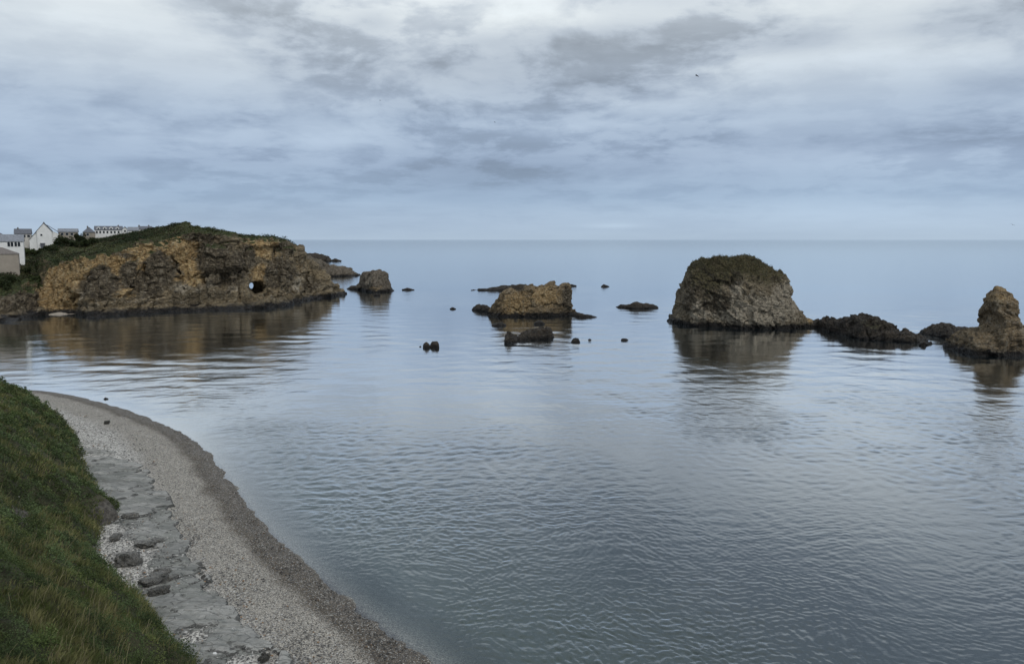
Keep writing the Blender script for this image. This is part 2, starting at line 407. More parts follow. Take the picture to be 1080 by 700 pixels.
# rock shelf along the foot of the slope
def build_shelf():
    mask = (DS > -3) & (DF < 6) & (GY > 20) & (GX > -75)
    gx, gy, ds, df = GX.ravel(), GY.ravel(), DS.ravel(), DF.ravel()
    # bedding runs obliquely across the shore
    u = (gx*.62+gy*.78); v = (-gx*.78+gy*.62)
    q = np.stack([u*.30+fbm(pts2,.35,3,s=80)*.5, v*.42+fbm(pts2,.3,3,s=81)*.5, gx*0], 1); f1, f2, cid = worley(q, 5)
    q2 = np.stack([u*1.0+fbm(pts2,.9,3,s=82)*.5, v*1.7, gx*0+3], 1); g1, g2, cid2 = worley(q2, 9)
    edge = ds+fbm(pts2, .45, 3, s=21)*.9+(cid-.5)*1.0
    rel = (cid-.5)*.42+(cid2-.5)*.12+fbm(pts2, .12, 3, s=33)*.34+(f1-.5)*.15*(cid-.3)-smooth(-(f2-f1), -.10, 0)*.22-smooth(-(g2-g1), -.10, 0)*.05
    z = BZ.ravel()+.30+rel*.46+fbm(pts2, 2.2, 4, s=12)*.05-2.5*smooth(-edge, -.35, .6)
    # pebble filled hollow beside the slope
    for px, py, r in [(112,585,3.6),(118,612,3.0),(105,560,2.2),(205,668,1.0),(262,700,1.6)]:
        cx, cy = wl(px, py, 1.5); z -= .75*np.exp(-((gx-cx)**2+(gy-cy)**2)/r**2)
    z -= 1.0*smooth(gy, 88, 98)*smooth(fbm(pts2, .25, 2, s=7), -.3, .3)
    z -= 3*smooth(gy, 96, 108)
    V = np.stack([gx, gy, z], 1); f = gridfaces(*GX.shape); mk = mask.ravel()
    f = f[mk[f].all(1)]
    used = np.unique(f); remap = np.full(len(V), -1); remap[used] = np.arange(len(used))
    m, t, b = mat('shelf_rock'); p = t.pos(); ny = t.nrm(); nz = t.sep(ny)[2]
    mp = t.n.new('ShaderNodeMapping'); t.link(p, mp.inputs[0]); mp.inputs['Rotation'].default_value = (0, 0, .9); mp.inputs['Scale'].default_value = (.6, 1.6, 1)
    qq = E(t, mp.outputs[0])
    a = t.noise(qq, .35, 5, .6, .5); bb = t.noise(qq, 1.6, 6, .65, .4); cc = t.noise(p, 7, 5, .7)
    rv = t.attr('rel')
    c = t.mix(t.ss(a, .38, .62), (.20,.197,.183), (.29,.284,.262)); c = t.mix(t.ss(bb, .52, .68), c, (.150,.155,.143))
    c = t.mix(t.ss(cc, .60, .72)*.6, c, (.42,.42,.40)); c = t.mix(t.ss(cc, .42, .30)*.7, c, (.09,.092,.088))
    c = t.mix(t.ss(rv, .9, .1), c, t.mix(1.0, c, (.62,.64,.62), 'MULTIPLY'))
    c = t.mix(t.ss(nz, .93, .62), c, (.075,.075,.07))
    vo = t.vor(qq, .8, 'DISTANCE_TO_EDGE'); ck = t.ss(vo, 0.0, .03); c = t.mix((1.0-ck)*t.ss(bb,.4,.6)*.8, c, (.05,.05,.047))
    # pebbles strewn on top
    pr = t.vor(p, 9., 'F1', 'Color'); pd = t.vor(p, 9., 'F1', 'Distance'); pg = t.sep(pr)[0]
    scat = t.ss(pg, .74, .78)*t.ss(pd, .42, .3)*t.ss(a, .47, .60)
    c = t.mix(scat, c, t.mix(t.sep(pr)[1], (.14,.135,.125), (.5,.49,.46)))
    t.link(c, b.inputs['Base Color']); b.inputs['Roughness'].default_value = .85
    t.link(t.bump(bb*.10+cc*.04+ck*.05+scat*.04, 1.0, 1.0), b.inputs['Normal'])
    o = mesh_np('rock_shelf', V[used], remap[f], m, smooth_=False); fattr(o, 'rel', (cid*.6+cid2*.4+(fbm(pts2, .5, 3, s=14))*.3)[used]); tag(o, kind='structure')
    return o
build_shelf()

# grassy slope on the left
def hill_z(X, Y, df):
    p = np.stack([X.ravel(), Y.ravel(), X.ravel()*0], 1)
    q = df.ravel()+fbm(p, .22, 3, s=50)*.9
    steep = interp(Y.ravel(), [(-60,.8),(40,.8),(60,.85),(80,.72),(100,.55),(125,.40),(150,.35)])
    z = 1.3+np.where(q > 0, q*steep+1.1*(1-np.exp(-np.maximum(q,0)/.8)), q*2.2)
    z += fbm(p, .16, 3, s=51)*1.1*smooth(q, 0, 5)+fbm(p, .55, 3, s=52)*.75*smooth(q, 0, 2)
    near = smooth(-Y.ravel(), -6, 6)*smooth(-np.hypot(X.ravel(), Y.ravel()), -60, -10)
    z = z+(25.9-z)*smooth(-Y.ravel(), -3, 1)*smooth(-X.ravel(), -12, -4)
    return z.reshape(X.shape)
def build_hill():
    xs = np.concatenate([np.linspace(-300,-112,14), np.arange(-110,-12,.34), np.arange(-12, 14, 1.)])
    ys = np.concatenate([np.linspace(-60,0,16), np.arange(1,30,1.), np.arange(30,150,.4)])
    X, Y = np.meshgrid(xs, ys, indexing='ij'); df = sdist(X, Y, FOOT); Z = hill_z(X, Y, df)
    V = np.stack([X, Y, Z], -1).reshape(-1, 3); f = gridfaces(*X.shape)
    mk = (df.ravel() > -1.2); f = f[mk[f].all(1)]; used = np.unique(f); remap = np.full(len(V), -1); remap[used] = np.arange(len(used))
    m, t, b = mat('turf'); p = t.pos(); a = t.noise(p, .3, 5, .6); c2 = t.noise(p, 3, 5, .7); nz = t.sep(t.nrm())[2]
    c = t.mix(t.ss(a, .38, .62), (.030,.036,.014), (.060,.058,.026)); c = t.mix(t.ss(c2, .45, .65), c, (.045,.040,.022))
    c = t.mix(t.ss(t.attr('earth')+(c2-.5)*.6, .3, .6), c, t.mix(t.ss(c2,.4,.6), (.045,.040,.034), (.105,.095,.08)))
    t.link(c, b.inputs['Base Color']); b.inputs['Roughness'].default_value = .95
    t.link(t.bump(c2, 1., .3), b.inputs['Normal'])
    ea = np.zeros(len(V))
    for ex, ey, er in ((92,467,2.6),(121,544,2.2),(20,540,3.5)):
        cx, cy = wl(ex, ey, 2.0 if ex > 50 else 7.); ea = np.maximum(ea, np.exp(-((V[:,0]-cx)**2+(V[:,1]-cy)**2)/er**2))
    V[:,2] += ea*facets(V, 801, .9, 1.6)*.35+ea*fbm(V, 2., 3, s=88)*.15
    o = mesh_np('hillside', V[used], remap[f], m, smooth_=False); fattr(o, 'earth', ea[used]); tag(o, kind='structure')
build_hill()

PAL = np.array([(.036,.050,.015),(.052,.064,.020),(.030,.044,.015),(.070,.074,.026),(.085,.080,.034),(.060,.047,.024),(.040,.056,.022)])
def project(V):
    x = V[:,0]; y = V[:,1]; z = V[:,2]-CAMH
    fz = y*CP-z*SP; up = y*SP+z*CP
    return 540+F*x/fz, 350-F*up/fz, fz
def quads(C, n, size, aspect, tilt_up=0.):
    """leaf quads centred on C; n normals; returns verts/faces"""
    k = len(C); rv = rng.normal(size=(k, 3)); t1 = np.cross(n, rv); t1 /= np.linalg.norm(t1, axis=1)[:, None]+1e-9
    t2 = np.cross(n, t1)
    a = t1*size[:, None]*.5; b = t2*size[:, None]*.5*aspect
    V = np.stack([C-a, C-b*.8, C+a, C+b*.8], 1).reshape(-1, 3); return V, np.arange(4*k).reshape(-1, 4)
def build_ground_cover():
    # sample the strip of slope seen from the cliff top and a margin round it
    N = 420000
    Y = 30*(148/30.)**rng.random(N); X = -3-rng.random(N)*110*np.clip(Y/100, .35, 1.2)
    df = sdist(X, Y, FOOT); keep = (df > -.55) & (df < 16); X, Y, df = X[keep], Y[keep], df[keep]
    Z = hill_z(X, Y, df); V = np.stack([X, Y, Z], 1); px, py, _ = project(V)
    keep = (px > -45) & (py < 760) & (px < 260); X, Y, Z, df = X[keep], Y[keep], Z[keep], df[keep]
    p = np.stack([X, Y, Z*0], 1)
    kind = fbm(p, .30, 3, s=61)           # > 0 bramble/ivy mats, < 0 long grass
    lum = fbm(p, .7, 3, s=62); bare = fbm(p, .16, 2, s=63)
    dist = np.hypot(X, Y); lod = np.clip(dist/48, .8, 3)
    ok = ~((bare > .55) & (rng.random(len(X)) < .85))
    for ex, ey, er in ((92,467,1.7),(122,545,1.3),(117,541,1.1)):
        cx, cy = wl(ex, ey, 2.0); ok &= ~((np.hypot(X-cx, Y-cy) < er*(1+.5*lum)) & (rng.random(len(X)) < .9))
    cx, cy = wl(20, 540, 7); ok &= ~((np.abs((X-cx)*.8+(Y-cy)*.6) < .5+.5*lum) & (np.hypot(X-cx, Y-cy) < 4))
    X, Y, Z, kind, lum, lod, df, p = [a[ok] for a in (X, Y, Z, kind, lum, lod, df, p)]
    print('cover samples', len(X))
    gi = kind < -.10+rng.normal(size=len(X))*.12
    # --- long grass: bent blades of three segments, leaning downhill
    gx, gy, gz, gl, glod, gk = X[gi], Y[gi], Z[gi], lum[gi], lod[gi], kind[gi]
    B, Fs, Cs = [], [], []; k = len(gx); reps = 2
    for r in range(reps):
        ox = gx+rng.normal(size=k)*.13; oy = gy+rng.normal(size=k)*.13
        h = (.24+.30*rng.random(k))*(1+.5*gl)*1.0; ang = rng.random(k)*6.28; lean = .3+.6*rng.random(k)
        lx = np.cos(ang)*lean*.55+.42; ly = np.sin(ang)*lean*.55+.12
        wdt = .022*glod*(.7+.6*rng.random(k)); sa = rng.random(k)*3.14; sx = np.cos(sa)*wdt; sy = np.sin(sa)*wdt
        pts = []
        for tt, wd in ((0,1),(.55,.8),(1.,.12)):
            cx = ox+lx*h*tt**1.7; cy = oy+ly*h*tt**1.7; cz = gz-.04+h*(tt-.25*tt*tt*lean)
            pts += [np.stack([cx-sx*wd, cy-sy*wd, cz], 1), np.stack([cx+sx*wd, cy+sy*wd, cz], 1)]
        V = np.stack(pts, 1).reshape(-1, 3); base = np.arange(k)*6+sum(len(b) for b in B)
        f = np.concatenate([np.stack([base, base+1, base+3, base+2], 1), np.stack([base+2, base+3, base+5, base+4], 1)])
        dry = np.clip(.32+1.5*gl+rng.normal(size=k)*.2, 0, 1)[:, None]
        c = (np.array([.052,.064,.020])*(1-dry)+np.array([.150,.142,.062])*dry)*(1.15+.8*rng.random(k))[:, None]
        B.append(V); Fs.append(f); Cs.append(np.concatenate([c, c]))
    # a few tall dry stalks standing clear of the rest
    ns = 900; si = rng.integers(0, k, ns); h = .7+.6*rng.random(ns); lx = rng.normal(size=ns)*.25+.2; ly = rng.normal(size=ns)*.25
    pts = []
    for tt, wd in ((0,1),(.6,.8),(1.,.9)):
        cx = gx[si]+lx*h*tt**1.5; cy = gy[si]+ly*h*tt**1.5; cz = gz[si]+h*tt
        pts += [np.stack([cx-.012*wd, cy, cz], 1), np.stack([cx+.012*wd, cy, cz], 1)]
    V = np.stack(pts, 1).reshape(-1, 3); base = np.arange(ns)*6+sum(len(b) for b in B)
    B.append(V); Fs.append(np.concatenate([np.stack([base, base+1, base+3, base+2], 1), np.stack([base+2, base+3, base+5, base+4], 1)]))
    c = np.array([.24,.21,.12])*(.6+.7*rng.random(ns))[:, None]; Cs.append(np.concatenate([c, c]))
    o = mesh_np('long_grass', np.concatenate(B), np.concatenate(Fs), M_leaf); cattr(o, 'col', np.concatenate(Cs))
    tag(o, 'long olive and dry grass covering the steep slope on the left', 'grass', kind='stuff')
    # --- brambles and ivy: small leaves standing in low mounds
    bi = ~gi; bx, by, bz, bl, bk, blod = X[bi], Y[bi], Z[bi], lum[bi], kind[bi], lod[bi]; k = len(bx)
    Vs, Fs, Cs = [], [], []; off = 0
    pb = np.stack([bx, by, bz*0], 1); f1, f2, cid = worley(pb*np.array([.62,.62,1.]), 77)
    mound = np.clip(.66-f1, 0, 1)*2.6
    for r in range(4):
        hgt = mound*(.35+.65*rng.random(k))+.12
        C = np.stack([bx+rng.normal(size=k)*.12, by+rng.normal(size=k)*.12, bz+hgt], 1)
        n = rng.normal(size=(k, 3)); n[:, 2] = np.abs(n[:, 2])+.6; n /= np.linalg.norm(n, axis=1)[:, None]
        V, f = quads(C, n, .085*blod*(.7+.7*rng.random(k)), .85)
        shade = (.55+.9*rng.random(k))
        pi = (cid*7).astype(int) % 4; c = PAL[[0,2,6,1]][pi]*shade[:, None]*(1.3+1.3*(cid*5 % 1)**2)[:, None]
        fl = rng.random(k) < .0007; c[fl] = (.55,.55,.45)
        Vs.append(V); Fs.append(f+off); Cs.append(c); off += len(V)
    o = mesh_np('bramble_cover', np.concatenate(Vs), np.concatenate(Fs), M_leaf); cattr(o, 'col', np.concatenate(Cs))
    tag(o, 'dark green bramble and ivy mats growing among the grass of the left slope', 'brambles', kind='stuff')
build_ground_cover()

# pebbles lying loose over the shingle and shelf
def ico(sub=1):
    bm = bmesh.new(); bmesh.ops.create_icosphere(bm, subdivisions=sub, radius=1.0)
    V = np.array([v.co[:] for v in bm.verts]); Fc = np.array([[v.index for v in f.verts] for f in bm.faces]); bm.free(); return V, Fc
def build_pebbles():
    V0, F0 = ico(1)
    N = 190000; Y = 42*(120/42.)**rng.random(N); X = -90+rng.random(N)*95
    d = sdist(X, Y, WATER); df = sdist(X, Y, FOOT); ds = sdist(X, Y, SLAB)
    px, py, _ = project(np.stack([X, Y, X*0+1], 1))
    keep = (d > .2) & (df < .3) & (px > 20) & (py < 720) & (rng.random(N) < np.where(ds > 0, .22, .6)*np.where(d > 6.5, 1, .6)*np.where(Y > 75, .3, 1)); X, Y, d, ds = X[keep], Y[keep], d[keep], ds[keep]
    k = len(X); print('pebbles', k); z, _ = beach_z(X, Y); z = z+np.where(ds > 0, .17, 0.0)
    r = (.040+.055*rng.random(k)**3)*np.where(d > 7, 1.25, 1.)
    sc = np.stack([r*(.8+.5*rng.random(k)), r*(.8+.5*rng.random(k)), r*.6], 1)
    V = V0[None]*sc[:, None]*(1+.12*rng.normal(size=(k, len(V0), 1)))
    a = rng.random(k)*6.28; ca, sa = np.cos(a)[:, None], np.sin(a)[:, None]
    x = V[..., 0]*ca-V[..., 1]*sa; y = V[..., 0]*sa+V[..., 1]*ca
    V = np.stack([x+X[:, None], y+Y[:, None], V[..., 2]+z[:, None]+.02], -1).reshape(-1, 3)
    Fc = (F0[None]+(np.arange(k)*len(V0))[:, None, None]).reshape(-1, 3)
    wet = (1-smooth(d, 2.6, 4.4))[:, None]
    g = (.07+.33*rng.random(k)**1.6)[:, None]; wet = wet*np.where(rng.random(k) < .14, .3, 1.)[:, None]; c = g*np.array([1, .97, .91])*(1-wet*.66)
    br = rng.random(k) < .06; c[br] = np.array([.22,.14,.08])*(1-wet[br]*.6)
    m = plain('pebble', (.3,.3,.3)); t = NT(m.node_tree); t.link(t.attr('col', 'Color'), m.node_tree.nodes['Principled BSDF'].inputs['Base Color'])
    o = mesh_np('pebbles', V, Fc, m); cattr(o, 'col', np.repeat(c, len(F0), 0))
    tag(o, 'loose grey and white pebbles strewn over the curving shingle beach', 'pebbles', kind='stuff')
build_pebbles()

# ------------------------------------------------------------------ water
def build_water():
    # a fan of ever longer quads out to the horizon, real waves where the eye can resolve them
    rr = [3.]
    while rr[-1] < 42: rr.append(rr[-1]*1.12)
    while rr[-1] < 420: rr.append(rr[-1]+max(.085, rr[-1]**2/(CAMH*F)*(.72 if rr[-1] < 110 else .5)))
    while rr[-1] < 70000: rr.append(rr[-1]*1.06)
    rr = np.array(rr); az = np.concatenate([np.linspace(-180,-47,40)[:-1], np.arange(-47, 44, .075), np.linspace(44,180,40)])*math.pi/180
    A, Rr = np.meshgrid(az, rr, indexing='ij'); X = Rr*np.sin(A); Y = Rr*np.cos(A); shp = X.shape
    x, y = X.ravel(), Y.ravel(); rad = Rr.ravel()
    # signed distance is smooth: take it on a coarse copy of the fan and stretch it
    d = np.full(x.shape, -400.); m_ = (rad < 320); _, dd_ = beach_z(x[m_], y[m_]); d[m_] = dd_; d = np.minimum(d, 3)if False else d
    step = np.gradient(rr)[None, :].repeat(len(az), 0).ravel()
    p = np.stack([x, y, x*0], 1)
    mz = rad < 520; q = p[mz]; xs, ys, st = x[mz], y[mz], step[mz]
    patch = smooth(fbm(q*np.array([1,.55,1]), .022, 3, s=501)+.18*fbm(q, .12, 2, s=505), -.35, .45)
    patch2 = smooth(fbm(q*np.array([.5,1,1]), .05, 3, s=511), -.4, .4)
    shore = smooth(-d[mz], .0, 10); far = 1-.55*smooth(rad[mz], 80, 240)
    amp = (.20+1.2*patch*(.5+.5*patch2))*(.35+.65*shore)*far
    z = np.zeros(len(q)); rg = np.random.default_rng(5)
    wx = fbm(q, .07, 3, s=520)*2.2; wy = fbm(q, .07, 3, s=530)*2.2
    for k in range(80):
        lam = .25*(3.6/.25)**(rg.random()**1.15); th = math.radians(-104+rg.normal()*48); kk = 2*math.pi/lam
        sl_ = .0185*(1.45 if lam < 1.1 else .55)
        ph = kk*((xs+wx)*math.cos(th)+(ys+wy)*math.sin(th))+rg.random()*6.28
        fade = smooth(lam/st, 2.2, 4.5)
        w_ = np.sin(ph); z += fade*(sl_*1.9/kk)*(w_+.18*np.cos(2*ph))
    z2 = np.zeros(len(q)); zone = smooth(rad[mz], 85, 150)*(.35+.65*patch)
    for k in range(36):
        lam = 3.2*(13/3.2)**rg.random(); th = math.radians(-98+rg.normal()*40); kk = 2*math.pi/lam
        z2 += smooth(lam/st, 2.2, 4.5)*(.0075/kk)*np.sin(kk*((xs+wx)*math.cos(th)+(ys+wy)*math.sin(th))+rg.random()*6.28)
    z = z*amp+z2*zone; Z = np.zeros(len(x)); Z[mz] = z*smooth(-d[mz], -2, 3)*(.2+.8*smooth(-d[mz],0,6))
    m, t, b = mat('sea_water'); p = t.pos()
    dw = t.attr('dw')*-1.0; calmw = t.attr('ruffle')
    n0 = t.noise(p, .9, 3, .5); dd = dw+(n0-.5)*.5; dist = t.vm('LENGTH', p)
    mp = t.n.new('ShaderNodeMapping'); t.link(p, mp.inputs[0]); mp.inputs['Rotation'].default_value = (0, 0, R(14)); mp.inputs['Scale'].default_value = (.6, 1.2, 1)
    w1 = t.noise(E(t, mp.outputs[0]), 3.2, 3, .6, .3); w2 = t.noise(E(t, mp.outputs[0]), .35, 3, .6, .3)
    bn = t.bump(w1*.024*(.25+calmw)+w2*.03*t.ss(dist, 90., 240.), 1.0, 1.0)
    fr = t.n.new('ShaderNodeFresnel'); fr.inputs[0].default_value = 1.333; t.link(bn, fr.inputs['Normal'])
    gl = t.n.new('ShaderNodeBsdfGlossy'); gl.inputs['Color'].default_value = (.965,.985,1,1); t.link(bn, gl.inputs['Normal'])
    t.link(.025+t.ss(dist, 60., 400.)*.025+t.ss(dist, 400., 3000.)*.02, gl.inputs['Roughness'])
    df = t.n.new('ShaderNodeBsdfDiffuse'); t.link(t.mix(t.ss(dd, 3., 30.), (.022,.038,.033), (.007,.017,.021)), df.inputs['Color'])
    tr = t.n.new('ShaderNodeBsdfTransparent'); t.link(t.mix(t.ss(dd, 0., 4.), (.90,.92,.91), (.45,.58,.55)), tr.inputs['Color'])
    mb = t.n.new('ShaderNodeMixShader'); t.link(t.ss(dd, -.2, 5.5), mb.inputs[0]); t.l.new(tr.outputs[0], mb.inputs[1]); t.l.new(df.outputs[0], mb.inputs[2])
    ms = t.n.new('ShaderNodeMixShader'); t.link(t.m('MINIMUM', t.m('MULTIPLY', t.m('POWER', fr.outputs[0], 1.15), 3.3), .91), ms.inputs[0]); t.l.new(mb.outputs[0], ms.inputs[1]); t.l.new(gl.outputs[0], ms.inputs[2])
    t.l.new(ms.outputs[0], m.node_tree.nodes['Material Output'].inputs[0])
    f = gridfaces(*shp)[:, ::-1].copy(); f = f[:, ::-1]
    o = mesh_np('sea', np.stack([x, y, Z], 1), f, m, smooth_=True); print('sea verts', len(x))
    ru = np.full(len(x), .5); ru[mz] = amp; fattr(o, 'ruffle', ru)
    fattr(o, 'dw', d); tag(o, kind='structure')
build_water()

# ------------------------------------------------------------------ rocks in the sea
def blobs(V, items, warp=1.):
    r = np.zeros(len(V))
    for px, py, Y, rad in items:
        c = P3(px, py, Y); dd = (V-c)/np.array([rad[0], rad[0]*1.6+4, rad[1]]); r = np.maximum(r, np.exp(-(dd**2).sum(1)))
    return r
def displace(o, a_big, s_big, a_med, s_med, a_fine, s_fine, rib=0., ribs=.1, tilt=.5, seed=0, zdamp=True, vdamp=None):
    V = get_co(o); N = get_no(o)
    ct, st = math.cos(tilt), math.sin(tilt)
    A0 = a_big
    q = np.stack([V[:,0]*ct+V[:,2]*st, V[:,1], (-V[:,0]*st+V[:,2]*ct)*2.0], 1)
    d = fbm(V, s_big, 3, s=seed)*a_big
    wq = np.stack([fbm(V, s_med*.7, 2, s=seed+5+k) for k in (0, 30, 60)], 1)
    d += facets(q*s_med*.40+wq*.25, seed+12, .8, 1.6)*a_med*2.0
    d += facets(q*s_med*1.05+wq*.35, seed+2, .8, 1.5)*a_med*1.0
    d += facets(q*s_fine+wq*.3, seed+3, .9, 1.5)*a_fine*1.1+fbm(q, s_fine*1.7, 3, s=seed+8)*a_fine*.6
    if rib: d += ridged(np.stack([V[:,0], V[:,1]*.6, V[:,2]*.22], 1), ribs, 3, s=seed+4)*rib
    if vdamp is not None: d = d*vdamp(V, N)
    V2 = V+N*d[:, None]
    o.data.vertices.foreach_set('co', V2.astype(np.float32).ravel()); o.data.update()
    return V2
def sea_rock(name, label, top, base, depth, m, cat='rock', group=None, voxel=.5, p=2.4, amp=1., crest=.5, tilt=.5, seed=1, masks=None, nu=70, nv=36, endpow=.45, back=None, shape=None):
    """top: skyline points; base: waterline points nearest the viewer; both as sight lines, set at their real distance"""
    x0, x1 = top[0][0], top[-1][0]; u = np.linspace(0, 1, nu); px = x0+(x1-x0)*u
    by = interp(px, base); ty = interp(px, top)
    _, Yf, _ = onz(px, by)
    taper = np.maximum(.05, (4*u*(1-u)))**endpow
    v = np.linspace(-1, 1, nv)
    Yc = Yf+depth*crest*(.35+.65*taper)
    X = np.zeros((nu, nv)); Yv = X.copy(); Z = X.copy()
    for j, vv in enumerate(v):
        if vv < 0: Yv[:, j] = Yc+(Yc-Yf)*vv
        else: Yv[:, j] = Yc+depth*(1-crest)*taper*vv
        prof = (1-abs(vv)**p)**(1/p)
        xx, _, zt = ony(px, ty, Yc); k = Yv[:, j]/Yc
        X[:, j] = xx*(.5+.5*k); zt = np.maximum(zt, .15); b0 = min(1.5, .35*float(zt.max())); jag = 1.0
        if m.name.startswith('weed'): jag = np.clip(.88+.30*ridged(np.stack([xx, Yv[:, j], xx*0], 1), 1.3/max(.8, (float(zt.max())**.5)), 3, s=seed+60), .45, 1.3)
        Z[:, j] = -b0+(zt*jag+b0)*prof
    o = solid_remesh(name, X, Yv, Z, -2.5, voxel)
    V = displace(o, .9*amp, .13/amp**.5, .55*amp, .35/amp**.5, .25*amp, 1.1/amp**.5, tilt=tilt, seed=seed)
    if shape: V = shape(V); o.data.vertices.foreach_set('co', V.astype(np.float32).ravel()); o.data.update()
    o.data.polygons.foreach_set('use_smooth', np.zeros(len(o.data.polygons), bool))
    ox, oy = float(V[:,0].mean()), float(V[:,1].mean())
    for k in ('ochre', 'dark', 'pale', 'veg'):
        fattr(o, k, (masks[k](V) if masks and k in masks else np.zeros(len(V))))
    o.data.materials.append(m)
    # put the origin on the water under the rock
    o.data.transform(Matrix.Translation((-ox, -oy, 0))); o.location = (ox, oy, 0)
    tag(o, label, cat, group)
    return o
def YF(px, py): return float(onz(px, py)[1])

# big dome
yd = YF(780, 345)
def dome_masks():
    def veg(V):
        z = V[:,2]; d = fbm(V, .12, 3, s=90)
        return np.clip(smooth(z, 10, 24)*.58+blobs(V, [(770,285,yd+12,(17,7)),(800,290,yd+8,(10,7)),(745,300,yd+5,(7,7))])*.55+d*.2, 0, 1)
    def pale(V): return np.clip(blobs(V, [(800,322,yd+3,(16,4.5)),(820,308,yd+8,(8,5)),(765,325,yd+1,(6,5)),(740,328,yd+1,(5,4)),(772,302,yd+4,(3,4)),(790,330,yd+2,(16,4))])*1.05, 0, 1)
    def ochre(V): return blobs(V, [(783,319,yd+2,(3.5,3)),(845,335,yd+6,(5,3))])*.55
    def dark(V): return blobs(V, [(722,315,yd+3,(5,9)),(740,300,yd+5,(6,7)),(760,295,yd+8,(8,4)),(755,318,yd+1,(6,6)),(705,340,yd+1,(4,3)),(825,300,yd+16,(6,6))])*.78
    return dict(veg=veg, pale=pale, ochre=ochre, dark=dark)
dome = sea_rock('sea_stack', 'large dome shaped rock island with scrubby green brown top and pale lower flank', 
    [(704,339),(711,332),(715,318),(719,300),(725,286),(732,278),(744,273),(758,271.5),(775,271),(790,272),(802,275),(811,282),(816,284),(824,284),(830,292),(832,306),(836,318),(847,330),(860,341)],
    [(704,340),(730,344),(780,347),(830,347),(860,345)], 34, M_dome, 'sea stack', voxel=.36, p=1.95, amp=.95, crest=.42, tilt=-.7, seed=3, masks=dome_masks(), endpow=.5)
# shoulder rock that rises behind the dome's right side is part of its own outline above

ym = YF(560, 334)
sea_rock('sea_stack', 'ochre brown broken rock with two humps in the middle of the bay',
    [(514,331),(520,324),(527,312),(532,305),(539,303),(545,306),(549,307),(554,303),(561,301),(567,303),(574,301),(580,298),(585,298),(588,301),(592,299),(599,298),(602,303),(602,318),(605,327),(609,332)],
    [(512,333),(530,334),(560,334),(600,333),(609,332)], 20, M_ochr, 'sea stack', voxel=.36, amp=.9, crest=.45, p=3.0, tilt=.5, seed=5,
    masks=dict(ochre=lambda V: blobs(V, [(545,320,ym+4,(10,7)),(575,312,ym+4,(9,6))])*.62, dark=lambda V: blobs(V, [(598,315,ym+6,(3.5,7)),(548,303,ym+8,(3,2))])*.8, pale=lambda V: blobs(V, [(537,310,ym+5,(4,4))])*.5))
sea_rock('sea_rock', 'low black rock touching the left end of the two humped ochre rock', [(499,325),(503,322),(512,322),(518,325),(524,329)], [(499,327),(524,331)], 8, M_dark, voxel=.3, amp=.45, seed=6)
sea_rock('sea_rock', 'black jagged flat rock, knob at left end, in front of the ochre rock', [(532,359),(533,353),(539,351),(546,356),(551,351),(562,348),(572,346),(580,346),(583,352),(585,358)], [(532,362),(545,361),(560,359),(585,357)], 9, M_dark, voxel=.26, amp=.5, seed=8)
sea_rock('sea_rock', 'small low dark rock just left of and behind the black jagged rock', [(519,343),(523,341),(529,340),(534,342)], [(519,344),(534,344)], 4, M_dark, voxel=.22, amp=.25, seed=9)
sea_rock('sea_rock', 'small dark pointed rock standing behind the black jagged flat rock', [(563,340),(567,338),(571,338),(575,341)], [(563,342),(575,342)], 3.5, M_dark, voxel=.22, amp=.25, seed=10)
sea_rock('sea_rock', 'thin flat dark reef trailing right from the two humped ochre rock', [(603,331),(608,330),(614,331),(622,332),(630,334)], [(603,333.5),(615,335),(630,335)], 5, M_dark, voxel=.26, amp=.3, seed=11)
sea_rock('sea_rock', 'flat black reef rock alone between the ochre rock and the dome', [(649,323),(656,321),(663,321),(670,319.5),(680,320),(688,320.5),(694,324)], [(649,324),(670,326),(694,325)], 7, M_dark, voxel=.28, amp=.35, seed=12)
sea_rock('sea_rock', 'long thin dark reef showing behind the left hump of the ochre rock', [(497,305.5),(512,304.5),(520,303),(535,301.5),(549,300),(562,301.5),(575,305)], [(497,306.4),(575,306.8)], 14, M_dark, voxel=.4, amp=.5, seed=13)
sea_rock('sea_rock', 'tiny dark rock tip just right behind the ochre rock top', [(600,301),(603,299.8),(608,301)], [(600,302),(608,302)], 4, M_dark, voxel=.3, amp=.25, seed=14)
sea_rock('sea_rock', 'tiny lone dark rock far out above the gap between ochre rock and dome', [(634,301.6),(638,300),(643,301.8)], [(634,302.6),(643,302.6)], 5, M_dark, voxel=.3, amp=.3, seed=15)
sea_rock('sea_rock', 'tiny flat dark rock out left of the ochre rock', [(474,325.2),(477,324),(481,325.4)], [(474,326.2),(481,326.2)], 2.5, M_dark, voxel=.2, amp=.15, seed=16)
sea_rock('sea_rock', 'smaller round black rock, left one of a pair in the open bay', [(446,363.5),(447.5,361.5),(450,361),(452,362),(453.3,364.5)], [(446,367),(453.3,367)], 3, M_dark, voxel=.18, amp=.2, seed=17, endpow=.6)
sea_rock('sea_rock', 'larger round black rock, right one of a pair in the open bay', [(453.5,364),(456,361),(459,360.5),(461.5,360.5),(463,365)], [(453.5,366.5),(463,367)], 3.5, M_dark, voxel=.18, amp=.22, seed=18, endpow=.6)
sea_rock('sea_rock', 'barely showing black rock tip beside the pair of round rocks', [(442,365),(443.3,364.4),(444.5,365)], [(442,366),(444.5,366)], 1.2, M_dark, voxel=.12, amp=.08, seed=19)
sea_rock('sea_rock', 'round black rock right of the black jagged flat rock', [(602,359.5),(604,356.5),(607,355.5),(610,356.5),(612,360)], [(602,361.5),(612,361.5)], 3, M_dark, voxel=.18, amp=.2, seed=20, endpow=.6)
sea_rock('sea_rock', 'tiny dark rock tip awash right of the round black rock', [(620,357.8),(622,357.2),(624,357.9)], [(620,358.8),(624,358.8)], 1.3, M_dark, voxel=.12, amp=.08, seed=21)
